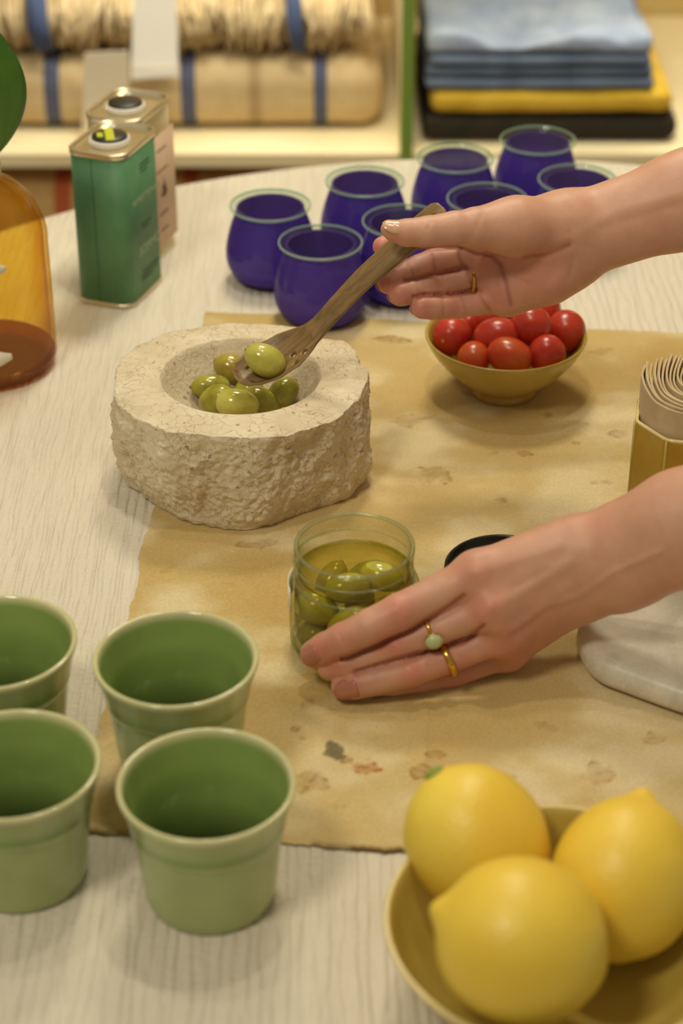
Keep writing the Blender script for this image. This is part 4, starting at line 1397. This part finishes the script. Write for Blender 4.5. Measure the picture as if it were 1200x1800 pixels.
    gar('folded_garment', .096, xx(1182, 190, 1.09), 1.078, .30, .026, 'yellow_cloth', 'bright yellow folded garment above the black one', 2)
    for i in range(3):
        gar('folded_garment', .090 + .002 * i, xx(1148 - 4 * i, 140, 1.09), 1.080 + .002 * (i % 2), .29, .0115, 'denim_dark',
            ['slate blue folded shirt directly above the yellow garment', 'slate blue folded shirt in the middle of the blue layers', 'slate blue folded shirt just under the crumpled top shirt'][i], 5 + i, .0022)
    gar('folded_garment', .092, xx(1146, 100, 1.09), 1.081, .30, .016, 'denim', 'faded blue crumpled shirt on top of the garment stack', 11, .004, .024)
build_shelves()

# ------------------------------------------------------------------ the person
def smin(a, b, k):
    h = np.maximum(k - np.abs(a - b), 0) / k
    return np.minimum(a, b) - h * h * k * .25
class Field:
    def __init__(s, lo, hi, res):
        s.ax = [np.arange(l, h, res) for l, h in zip(lo, hi)]
        s.D = np.full([len(a) for a in s.ax], .05, np.float32)
    def win(s, lo, hi):
        sl = []
        for a, l, h in zip(s.ax, lo, hi):
            i0 = max(int(np.searchsorted(a, l)), 0); i1 = min(int(np.searchsorted(a, h)), len(a))
            if i1 <= i0: return None
            sl.append(slice(i0, i1))
        return tuple(sl)
    def pts(s, w):
        return np.meshgrid(s.ax[0][w[0]], s.ax[1][w[1]], s.ax[2][w[2]], indexing='ij', sparse=True)
    def seg(s, w, a, b, ra, rb, n=None, flat=1.0):
        X, Y, Z = s.pts(w)
        ab = b - a; L2 = float(ab @ ab) + 1e-12
        t = np.clip(((X - a[0]) * ab[0] + (Y - a[1]) * ab[1] + (Z - a[2]) * ab[2]) / L2, 0, 1)
        dx, dy, dz = X - (a[0] + ab[0] * t), Y - (a[1] + ab[1] * t), Z - (a[2] + ab[2] * t)
        d2 = dx * dx + dy * dy + dz * dz
        if n is not None:
            dn = dx * n[0] + dy * n[1] + dz * n[2]
            d2 = d2 + dn * dn * (flat * flat - 1)
        return (np.sqrt(d2) - (ra + (rb - ra) * t)).astype(np.float32)
    def chainwin(s, ch, pad=.02):
        P = np.array([c[0] for c in ch]); R = max(c[1] for c in ch)
        return s.win(P.min(0) - R - pad, P.max(0) + R + pad)
    def chain(s, w, ch, k=.004, n=None, flat=1.0):
        d = None
        for (a, ra), (b, rb) in zip(ch[:-1], ch[1:]):
            e = s.seg(w, a, b, ra, rb, n, flat)
            d = e if d is None else smin(d, e, k)
        return d
    def add(s, ch, k=.008, kk=.004, n=None, flat=1.0):
        w = s.chainwin(ch)
        if w is None: return
        s.D[w] = smin(s.D[w], s.chain(w, ch, kk, n, flat), k)
    def fingers(s, chains, k=.006):
        base = s.D.copy()
        for ch in chains:
            w = s.chainwin(ch)
            s.D[w] = np.minimum(s.D[w], smin(base[w], s.chain(w, ch, .0015), k))
    def mesh(s):
        D = s.D
        ins = D < 0
        nx, ny, nz = D.shape
        cnt = np.zeros((nx - 1, ny - 1, nz - 1), np.uint8)
        for i in (0, 1):
            for j in (0, 1):
                for k in (0, 1): cnt += ins[i:nx - 1 + i, j:ny - 1 + j, k:nz - 1 + k]
        act = np.argwhere((cnt > 0) & (cnt < 8))
        vid = np.full(cnt.shape, -1, np.int32)
        vid[tuple(act.T)] = np.arange(len(act))
        acc = np.zeros((len(act), 3)); num = np.zeros(len(act))
        cor = [(i, j, k) for i in (0, 1) for j in (0, 1) for k in (0, 1)]
        val = {c: D[act[:, 0] + c[0], act[:, 1] + c[1], act[:, 2] + c[2]] for c in cor}
        for a in cor:
            for ax in range(3):
                if a[ax]: continue
                b = list(a); b[ax] = 1; b = tuple(b)
                va, vb = val[a], val[b]
                m = (va < 0) != (vb < 0)
                t = np.where(m, va / np.where(m, va - vb, 1), 0)
                p = np.array(a, float) + np.zeros((len(act), 3)); p[:, ax] = t
                acc[m] += p[m]; num[m] += 1
        P = act + acc / num[:, None]
        V = np.stack([s.ax[i][0] + P[:, i] * (s.ax[i][1] - s.ax[i][0]) for i in range(3)], -1)
        F = []
        for ax in range(3):
            o1, o2 = (ax + 1) % 3, (ax + 2) % 3
            sa = [slice(None)] * 3; sb = [slice(None)] * 3
            sa[ax] = slice(0, -1); sb[ax] = slice(1, None)
            A, B = ins[tuple(sa)], ins[tuple(sb)]
            e = np.argwhere(A != B)
            e = e[(e[:, o1] > 0) & (e[:, o2] > 0) & (e[:, o1] < D.shape[o1] - 1) & (e[:, o2] < D.shape[o2] - 1)]
            q = []
            for (d1, d2) in ((-1, -1), (0, -1), (0, 0), (-1, 0)):
                c = e.copy(); c[:, o1] += d1; c[:, o2] += d2
                q.append(vid[c[:, 0], c[:, 1], c[:, 2]])
            q = np.stack(q, -1)
            flip = ~A[tuple(e.T)]
            q[flip] = q[flip][:, ::-1]
            F.append(q)
        return V, np.concatenate(F)

def vnormals(V, F):
    n = np.cross(V[F[:, 2]] - V[F[:, 0]], V[F[:, 3]] - V[F[:, 1]])
    N = np.zeros_like(V)
    for k in range(4): np.add.at(N, F[:, k], n)
    return N / np.maximum(np.linalg.norm(N, axis=1, keepdims=True), 1e-12)
def pix(V):
    d = V - CAM
    z = d @ FW
    return 600 + FPX * d[:, 0] / z, 900 - FPX * (d @ UP) / z, z
def creases(V, F, lines):
    """press skin folds (negative) and raise tendons (positive) on the side of the hand the fold lies on"""
    N = vnormals(V, F)
    x, y, z = pix(V)
    face = np.clip((-(N @ FW) - .1) / .4, 0, 1)
    off = np.zeros(len(V))
    for pts, amp, wd in lines:
        best = np.full(len(V), 1e9)
        for (a, b) in zip(pts[:-1], pts[1:]):
            a, b = np.array(a, float), np.array(b, float); ab = b - a
            t = np.clip(((x - a[0]) * ab[0] + (y - a[1]) * ab[1]) / (ab @ ab), 0, 1)
            best = np.minimum(best, np.hypot(x - a[0] - ab[0] * t, y - a[1] - ab[1] * t))
        off += amp * np.exp(-(best / wd) ** 2)
    return V + N * (off * face)[:, None]
def flesh(V, spots, base, lines=()):
    x, y, z = pix(V)
    c = np.tile(np.array(srgb(*base)[:3]), (len(V), 1))
    pink = np.array(srgb(200, 112, 98)[:3])
    n = fbm(V * 60, 3, 91)
    k = np.clip(n * .25, 0, .2)
    for (px, py, r, amt) in spots:
        k = np.maximum(k, amt * np.exp(-((x - px) ** 2 + (y - py) ** 2) / r ** 2))
    c = c * (1 - k[:, None]) + pink * k[:, None]
    fold = np.zeros(len(V))                                   # redder skin folds, plus shade painted dark along the gaps between fingers
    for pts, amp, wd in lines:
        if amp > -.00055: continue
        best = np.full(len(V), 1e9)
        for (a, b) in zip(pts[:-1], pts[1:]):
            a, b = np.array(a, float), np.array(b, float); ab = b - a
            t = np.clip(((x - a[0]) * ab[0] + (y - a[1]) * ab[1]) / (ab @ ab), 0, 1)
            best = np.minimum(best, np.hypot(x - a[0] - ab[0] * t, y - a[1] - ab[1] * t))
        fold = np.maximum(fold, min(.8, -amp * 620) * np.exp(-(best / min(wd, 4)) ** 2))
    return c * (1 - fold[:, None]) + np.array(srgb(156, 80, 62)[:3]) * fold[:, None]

def J(px, py, Y): return aty(px, py, Y)
VIEW = ray(800, 450); VIEW = VIEW / np.linalg.norm(VIEW)
ELB_R, SHO_R = np.array([.405, .115, T + .255]), np.array([.60, .165, 1.235])
ELB_L, SHO_L = np.array([.420, -.215, T + .235]), np.array([.60, -.165, 1.235])
TIPS = {}

def right_arm():                                         # upper arm in the picture, palm to the viewer
    f = Field((.005, .005, T + .07), (.36, .155, T + .285), .00095)
    wr, fa = J(1003, 418, .066), J(1200, 353, .072)
    arm_dir = (fa - wr) / np.linalg.norm(fa - wr)
    el = ELB_R
    f.add([(wr, .0245), (fa, .0262), (fa + (el - fa) * .6, .034), (el, .036)], .01, .012, VIEW, 1.28)
    mc = {'i': J(832, 418, .080), 'm': J(850, 453, .075), 'r': J(864, 492, .072), 'p': J(888, 523, .068)}
    f.add([(J(1000, 392, .070), .0165), (mc['i'], .0105)], .010)
    f.add([(J(1000, 415, .070), .0165), (mc['m'], .0112)], .010)
    f.add([(J(1000, 438, .070), .0165), (mc['r'], .0108)], .010)
    f.add([(J(992, 458, .068), .0165), (mc['p'], .0092)], .010)
    f.add([(J(905, 512, .062), .0120), (J(960, 485, .060), .0160), (J(1010, 455, .064), .013)], .012)   # heel of the hand
    f.add([(mc['i'], .0095), (mc['m'], .0102), (mc['r'], .0098), (mc['p'], .0085)], .008)
    # ball of the thumb
    f.add([(J(985, 398, .064), .0180), (J(905, 398, .052), .0155), (J(840, 400, .045), .0112)], .012, .01)
    th = [(J(905, 398, .052), .0145), (J(832, 401, .044), .0108), (J(800, 402, .041), .0100), (J(752, 408, .0375), .0091), (J(714, 409, .036), .0078), (J(692, 406, .0355), .0060), (J(682, 403, .0352), .0044)]
    ix = [(mc['i'], .0095), (J(752, 410, .088), .0082), (J(705, 424, .075), .0073), (J(672, 433, .0625), .0058)]
    md = [(mc['m'], .0090), (J(800, 453, .0735), .0078), (J(762, 460, .0700), .0078), (J(735, 471, .066), .0076), (J(712, 481, .0625), .0079), (J(684, 496, .0555), .0072)]
    rg = [(mc['r'], .0086), (J(815, 493, .0680), .0075), (J(772, 499, .0640), .0076), (J(748, 505, .060), .0074), (J(725, 511, .0565), .0077), (J(704, 517, .0520), .0072)]
    pk = [(mc['p'], .0080), (J(840, 533, .0615), .0072), (J(805, 538, .0575), .0071), (J(784, 539, .0545), .0069), (J(762, 541, .0515), .0071), (J(742, 541, .0485), .0066)]
    f.fingers([th, ix, md, rg, pk], .004)
    V, F = f.mesh()
    L = [([(712, 492), (735, 488), (770, 481), (800, 474), (818, 470)], -.0015, 3.6), ([(728, 522), (745, 518), (790, 519), (835, 510)], -.0015, 3.6), ([(720, 438), (760, 437), (806, 434)], -.0013, 3.6), ([(806, 434), (835, 447), (865, 450), (880, 466), (890, 505), (898, 535)], -.0010, 4.0), ([(880, 462), (905, 490), (930, 500)], -.0005, 4), ([(920, 452), (960, 447), (1000, 430)], -.0010, 8),
         ([(808, 438), (806, 452), (812, 466)], -.0009, 3.5), ([(820, 474), (826, 492), (834, 508)], -.0007, 3.5), ([(843, 512), (850, 530), (862, 546)], -.0006, 3.5),
         ([(757, 446), (762, 460), (764, 476)], -.0006, 3.2), ([(718, 462), (724, 478), (730, 490)], -.0006, 3.2), ([(778, 482), (784, 500), (790, 515)], -.0005, 3.2), ([(812, 520), (818, 535), (822, 550)], -.0005, 3.2),
         ([(733, 490), (738, 510), (738, 528)], -.0004, 3), ([(778, 522), (782, 540), (780, 556)], -.0004, 3),
         ([(822, 432), (832, 410), (845, 380)], -.0003, 5), ([(748, 385), (756, 392), (752, 402)], -.0003, 3), ([(1000, 425), (1080, 372), (1200, 340)], .0004, 12), ([(1060, 400), (1130, 380), (1200, 358)], -.0003, 9), ([(1000, 410), (1010, 450), (1000, 490)], -.0004, 5)]
    V = creases(V, F, L)
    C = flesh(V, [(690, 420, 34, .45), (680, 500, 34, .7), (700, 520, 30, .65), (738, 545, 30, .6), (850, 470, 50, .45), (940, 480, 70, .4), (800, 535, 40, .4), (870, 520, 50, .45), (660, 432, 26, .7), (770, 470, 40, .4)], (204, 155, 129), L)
    TIPS['thumb'] = th; TIPS['rg_r'] = rg; TIPS['md_r'] = md; TIPS['pk_r'] = pk; TIPS['ix_r'] = ix
    return V, F, C
def left_arm():                                          # lower arm in the picture, back of the hand to the viewer
    f = Field((-.035, -.235, T + .0005), (.36, -.055, T + .265), .00095)
    v2 = ray(900, 1050); v2 = v2 / np.linalg.norm(v2)
    wr, fa = J(1035, 1004, -.150), J(1200, 927, -.163)
    f.add([(wr, .0250), (J(1110, 970, -.157), .0252), (fa, .0272), (fa + (ELB_L - fa) * .6, .035), (ELB_L, .037)], .01, .012, v2, 1.22)
    mc = {'i': J(838, 1010, -.161), 'm': J(866, 1068, -.172), 'r': J(884, 1115, -.171), 'p': J(893, 1146, -.162)}
    f.add([(J(1005, 962, -.150), .0165), (mc['i'], .0116)], .010)
    f.add([(J(1005, 990, -.154), .0165), (mc['m'], .0108)], .010)
    f.add([(J(1002, 1020, -.154), .0165), (mc['r'], .0100)], .010)
    f.add([(J(998, 1048, -.150), .0160), (mc['p'], .0088)], .010)
    f.add([(mc['i'], .0105), (mc['m'], .0100), (mc['r'], .0094), (mc['p'], .0082)], .008)
    f.add([(J(990, 985, -.128), .0150), (J(900, 1040, -.140), .0120)], .012)      # palm side
    f.add([(J(1092, 1028, -.163), .0100), (J(1112, 1016, -.165), .0090)], .012)   # wrist bone
    ix = [(mc['i'], .0112), (J(775, 1043, -.167), .0104), (J(702, 1076, -.1760), .0097), (J(650, 1101, -.1805), .0090), (J(604, 1124, -.1810), .0087), (J(572, 1140, -.1770), .0084), (J(553, 1149, -.1740), .0076)]
    md = [(mc['m'], .0098), (J(775, 1103, -.1745), .0082), (J(700, 1134, -.1780), .0081), (J(640, 1157, -.1795), .0077), (J(605, 1168, -.1800), .0076), (J(580, 1174, -.1780), .0068)]
    rg = [(mc['r'], .0090), (J(790, 1157, -.179), .0077), (J(722, 1181, -.1850), .0076), (J(655, 1197, -.1860), .0076), (J(624, 1203, -.1862), .0076), (J(605, 1207, -.1858), .0070)]
    pk = [(mc['p'], .0082), (J(800, 1184, -.1695), .0070), (J(735, 1198, -.1750), .0064), (J(690, 1203, -.1800), .0058), (J(668, 1206, -.1815), .0052)]
    th = [(J(960, 995, -.135), .0135), (J(880, 1010, -.125), .0115), (J(820, 1035, -.120), .0098), (J(780, 1052, -.122), .0086), (J(762, 1060, -.126), .0068)]
    f.fingers([ix, md, rg, pk, th], .004)
    V, F = f.mesh()
    L = [([(600, 1158), (650, 1140), (720, 1108), (790, 1066), (815, 1048)], -.0015, 3.8), ([(625, 1182), (690, 1162), (760, 1142), (815, 1128), (850, 1100)], -.0015, 3.8), ([(868, 1068), (930, 1030), (1000, 990)], .0008, 12), ([(840, 1008), (900, 985), (980, 960)], .0006, 12), ([(885, 1112), (940, 1075), (1000, 1035)], .0007, 10), ([(900, 1105), (960, 1065), (1020, 1045), (1080, 1005), (1160, 970)], .0007, 7),
         ([(860, 1060), (850, 1078)], .0012, 16), ([(880, 1118)], .001, 10) if False else ([(880, 1110), (884, 1122)], .0009, 14), ([(838, 1005), (848, 1015)], .0008, 18),
         ([(690, 1062), (700, 1082)], -.0002, 4), ([(704, 1060), (712, 1078)], -.0002, 4), ([(698, 1072), (706, 1080)], .0006, 14), ([(594, 1112), (602, 1130)], -.0002, 3), ([(690, 1128), (698, 1140)], .0005, 11), ([(716, 1172), (724, 1186)], .0004, 10),
         ([(940, 1080), (1000, 1040)], -.0005, 9), ([(905, 1035), (960, 1005)], -.0005, 9)]
    V = creases(V, F, L)
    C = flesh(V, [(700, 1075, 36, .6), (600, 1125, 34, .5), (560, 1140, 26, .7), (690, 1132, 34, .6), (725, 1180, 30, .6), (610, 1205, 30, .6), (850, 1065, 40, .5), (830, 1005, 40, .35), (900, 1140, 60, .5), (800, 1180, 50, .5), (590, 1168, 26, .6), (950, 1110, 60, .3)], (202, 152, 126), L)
    TIPS['ix_l'] = ix; TIPS['md_l'] = md; TIPS['rg_l'] = rg
    return V, F, C
def head():
    f = Field((.370, -.30, .88), (.92, .27, 1.66), .006)
    for el, sh, fa in ((ELB_R, SHO_R, J(1200, 353, .072)), (ELB_L, SHO_L, J(1200, 927, -.163))):
        f.add([(fa + (el - fa) * .6, .034), (el, .036), (el + (sh - el) * .5, .042), (sh, .050)], .02, .02)
    f.add([(SHO_R, .050), (SHO_L, .050)], .04)
    for sg in (-1, 1): f.add([(np.array([.66, .05 * sg, 1.17]), .085), (np.array([.76, .045 * sg, .99]), .082)], .05, .04)
    c = np.array([.535, 0, 1.485])
    fwd = np.array([-.80, 0, -.60]); upv = np.array([-.60, 0, .80])
    def q(a, b, s=0): return c + fwd * a + upv * b + np.array([0, s, 0])
    f.add([(np.array([.625, 0, 1.27]), .06), (q(-.035, -.07), .050)], .02)
    f.add([(q(-.01, .03), .078), (q(.02, .0), .074)], .03)
    f.add([(q(.03, -.03), .056), (q(.055, -.085), .028)], .04)
    f.add([(q(.082, .012), .009), (q(.105, -.022), .012)], .012)
    f.add([(q(.078, -.058, -.015), .008), (q(.084, -.056), .010), (q(.078, -.058, .015), .008)], .01)
    f.add([(q(.085, .022, -.035), .010), (q(.088, .024, 0), .011), (q(.085, .022, .035), .010)], .02)
    for sg in (-1, 1): f.add([(q(-.01, .012, .074 * sg), .012), (q(-.008, -.022, .072 * sg), .010)], .01)
    V, F = f.mesh()
    return V, F, np.tile(np.array(srgb(204, 155, 129)[:3]), (len(V), 1)), q

def build_person():
    parts = [right_arm(), left_arm()]
    hv = head(); parts.append(hv[:3]); q = hv[3]
    Vs, Fs, Cs, o = [], [], [], 0
    for V, F, C in parts:
        Vs.append(V); Fs.append(F + o); Cs.append(C); o += len(V)
    V = np.concatenate(Vs); F = np.concatenate(Fs); C = np.concatenate(Cs)
    # sew the two forearms to the upper arms, ring to ring, inside the sleeves
    E2 = np.concatenate([F[:, [k, (k + 1) % 4]] for k in range(4)])
    Es = np.sort(E2, 1)
    key = Es[:, 0].astype(np.int64) * len(V) + Es[:, 1]
    uq, inv, ct = np.unique(key, return_inverse=True, return_counts=True)
    bv = np.unique(E2[ct[inv] == 1])
    tri = []
    n0, n1 = len(Vs[0]), len(Vs[0]) + len(Vs[1])
    for lo, hi, side in ((0, n0, 1), (n0, n1, -1)):
        A = bv[(bv >= lo) & (bv < hi)]; A = A[V[A, 0] > .34]
        B = bv[bv >= n1]; B = B[(V[B, 0] < .385) & (np.sign(V[B, 1] + .05) == side)]
        c = V[A].mean(0)
        ang = lambda I: np.arctan2(V[I, 2] - c[2], V[I, 1] - c[1])
        A = A[np.argsort(ang(A))]; B = B[np.argsort(ang(B))]
        aa, ab = ang(A), ang(B)
        i = j = 0
        while i < len(A) or j < len(B):
            na = aa[i + 1] if i + 1 < len(A) else aa[0] + 2 * np.pi if i < len(A) else 1e9
            nb_ = ab[j + 1] if j + 1 < len(B) else ab[0] + 2 * np.pi if j < len(B) else 1e9
            if na <= nb_ and i < len(A): tri.append((A[i], A[(i + 1) % len(A)], B[j % len(B)])); i += 1
            else: tri.append((B[(j + 1) % len(B)], B[j], A[i % len(A)])); j += 1
    me = bpy.data.meshes.new('person')
    me.vertices.add(len(V)); me.vertices.foreach_set('co', V.astype(np.float32).ravel())
    tri = np.array(tri, np.int32)
    me.loops.add(F.size + tri.size); me.loops.foreach_set('vertex_index', np.concatenate([F.astype(np.int32).ravel(), tri.ravel()]))
    me.polygons.add(len(F) + len(tri)); me.polygons.foreach_set('loop_start', np.concatenate([np.arange(0, F.size, 4), F.size + np.arange(0, tri.size, 3)]).astype(np.int32))
    me.update(calc_edges=True); me.validate()
    p = link('person', me, M['skin'])
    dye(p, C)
    sm = p.modifiers.new('soften', 'SMOOTH'); sm.factor = .4; sm.iterations = 1
    tag(p, 'person at the right whose bare hands hold the wooden spoon and the olive jar', 'person')
    # clothes
    f = Field((.22, -.36, .80), (1.02, .32, 1.36), .008)
    for el, sh, fa in ((ELB_R, SHO_R, J(1200, 353, .072)), (ELB_L, SHO_L, J(1200, 927, -.163))):
        cuff = el + (fa - el) * .38
        f.add([(cuff, .043), (el, .050), (el + (sh - el) * .5, .056), (sh, .066)], .03, .02)
    f.add([(SHO_R + np.array([.02, 0, -.01]), .064), (SHO_L + np.array([.02, 0, -.01]), .064)], .05, .03)
    f.add([(np.array([.66, .06, 1.18]), .105), (np.array([.76, .05, .98]), .10), (np.array([.80, .06, .84]), .115)], .06, .04)
    f.add([(np.array([.66, -.06, 1.18]), .105), (np.array([.76, -.05, .98]), .10), (np.array([.80, -.06, .84]), .115)], .06, .04)
    a, b = f.mesh(); pyd('shirt', a, b, M['shirt'], p)
    f = Field((.62, -.24, .03), (1.02, .24, .93), .01)
    for sg in (-1, 1):
        f.add([(np.array([.81, .085 * sg, .86]), .105), (np.array([.81, .095 * sg, .50]), .072), (np.array([.83, .10 * sg, .09]), .055)], .04, .04)
    a, b = f.mesh(); pyd('trousers', a, b, M['trousers'], p)
    for sg in (-1, 1):
        f = Field((.62, .10 * sg - .07, 0.001), (.93, .10 * sg + .07, .12), .006)
        f.add([(np.array([.86, .10 * sg, .045]), .044), (np.array([.78, .10 * sg, .040]), .040), (np.array([.68, .10 * sg, .034]), .030)], .03, .03)
        a, b = f.mesh(); a[:, 2] = np.maximum(a[:, 2], .003); pyd('shoe', a, b, M['black_cloth'], p)
    f = Field((.40, -.14, 1.25), (.80, .14, 1.70), .006)
    f.add([(q(-.025, .045), .088), (q(-.03, .0), .084)], .03)
    f.add([(q(-.07, -.01), .06), (q(-.085, -.10), .04), (q(-.10, -.15), .022)], .04)
    w = f.win((.3, -.2, 1.2), (.9, .2, 1.8))
    X, Y, Z = f.pts(w)
    fx = (X - q(.045, -.02)[0]) * -.80 + (Z - q(.045, -.02)[2]) * -.60
    f.D[w] = np.maximum(f.D[w], (fx + 0 * Y).astype(np.float32))
    a, b = f.mesh(); pyd('hair', a, b, M['hair'], p)
    for sg in (-1, 1):
        v, fc = lathe_data([(max(.0115 * math.sin(math.pi * i / 12), 1e-5), -.0115 * math.cos(math.pi * i / 12)) for i in range(13)], 16)
        e = pyd('eye', v, fc, M['eye'], p); e.location = q(.079, .006, .031 * sg)
        e.rotation_euler = (0, math.radians(-127), 0)
        lathe('iris', [(.0001, .0118), (.005, .0109), (.0054, .0105)], M['iris'], e, 14)
    # nails
    def nail(ch, nrm, wd, ln, mat, back=.55, lift=.86):
        tip, r = np.array(ch[-1][0]), ch[-1][1]
        ax = tip - np.array(ch[-2][0]); ax /= np.linalg.norm(ax)
        n = np.array(nrm, float); n -= ax * (n @ ax); n /= np.linalg.norm(n)
        b = np.cross(n, ax)
        rad = wd * .60
        d_ = np.linalg.norm(tip - np.array(ch[-2][0])); r2 = ch[-2][1]
        bk = ln * back
        def skin_r(x):                               # finger radius at distance x behind the tip centre
            if x >= 0: return r + (r2 - r) * min(x / d_, 1.3)
            return math.sqrt(max(r * r - x * x, (r * .55) ** 2))
        N_, W_ = 12, 11
        v, fc = [], []
        for i in range(N_):
            t = i / (N_ - 1)
            hw = wd / 2 * math.sqrt(max(.03, 1 - max(0, (t - .52) / .49) ** 2)) * (1 - .35 * max(0, (.22 - t) / .22) ** 2)
            x = bk - ln * t
            for j in range(W_):
                u = 2 * j / (W_ - 1) - 1
                s_ = hw * u
                dep = rad - math.sqrt(max(rad * rad - s_ * s_, 0))
                v.append(tip - ax * x + b * s_ + n * (skin_r(x) * lift - dep + .0005))
        for i in range(N_ - 1):
            for j in range(W_ - 1): fc.append((i * W_ + j, i * W_ + j + 1, (i + 1) * W_ + j + 1, (i + 1) * W_ + j))
        o = pyd('fingernail', [tuple(x) for x in v], fc, M[mat], p)
        so = o.modifiers.new('thickness', 'SOLIDIFY'); so.thickness = .0006; so.offset = 0
    tocam = -ray(560, 1150); tocam /= np.linalg.norm(tocam)
    nail(TIPS['ix_l'], tocam + np.array([-.25, 0, -.15]), .0112, .0135, 'nail', .72, 1.0)
    nail(TIPS['rg_l'], tocam + np.array([-.1, 0, -.35]), .0104, .0125, 'nail', .66, 1.0)
    nail(TIPS['thumb'], (-.12, -.50, .90), .0098, .0180, 'nail_pale', .74, 1.0)
    nail(TIPS['md_r'], (-.5, .85, -.5), .0095, .0110, 'nail', .35, .9)
    nail(TIPS['rg_r'], (-.5, .85, -.5), .0095, .0110, 'nail', .35, .9)
    nail(TIPS['pk_r'], (-.5, .85, -.5), .0085, .0100, 'nail', .35, .9)
    # rings
    def ring(a, b, t, r, wd, th, label, stone=False):
        a, b = np.array(a), np.array(b)
        c = a + (b - a) * t
        ax = (b - a) / np.linalg.norm(b - a)
        v, fc = [], []
        n, m = 48, 8
        for k in range(n):
            q_ = 2 * math.pi * k / n
            for j in range(m):
                s_ = 2 * math.pi * j / m
                rr = r + th * math.cos(s_)
                v.append((rr * math.cos(q_), rr * math.sin(q_), wd * math.sin(s_)))
        for k in range(n):
            for j in range(m): fc.append((k * m + j, ((k + 1) % n) * m + j, ((k + 1) % n) * m + (j + 1) % m, k * m + (j + 1) % m))
        e = empty('finger_ring', c)
        e.rotation_euler = Vector(ax).to_track_quat('Z', 'Y').to_euler()
        tag(e, label, 'ring')
        pyd('band', v, fc, M['gold'], e)
        if stone:
            mw = Vector(ax).to_track_quat('Z', 'Y').to_matrix()
            d = mw.inverted() @ Vector(tocam + np.array([-.05, 0, -.55]))
            ang = math.atan2(d.y, d.x)
            v, fc = lathe_data([(.0038, -.0006), (.0042, .0002), (.0040, .0010), (.0030, .0021), (.0016, .0027), (.0002, .0029)], 24)
            o = pyd('stone', v, fc, M['moonstone'], e)
            s = lathe('bezel', [(.0036, -.0012), (.0044, -.0006), (.0046, .0004), (.0042, .0006)], M['gold'], e, 24)
            for x in (o, s):
                x.location = ((r + .0006) * math.cos(ang), (r + .0006) * math.sin(ang), 0)
                x.rotation_euler = Vector((math.cos(ang), math.sin(ang), 0)).to_track_quat('Z', 'Y').to_euler()
                x.scale = (1, 1.1, 1)
    ring(TIPS['rg_r'][0][0], TIPS['rg_r'][1][0], .80, .0092, .0012, .0008, 'thin gold band on the ring finger of the upper hand')
    ring(TIPS['md_l'][0][0], TIPS['md_l'][1][0], 1.18, .0098, .0009, .0007, 'gold ring with a milky round stone on the lower hand', True)
    ring(TIPS['rg_l'][0][0], TIPS['rg_l'][1][0], 1.04, .0092, .0018, .0007, 'plain wide gold band on the lower hand')
build_person()
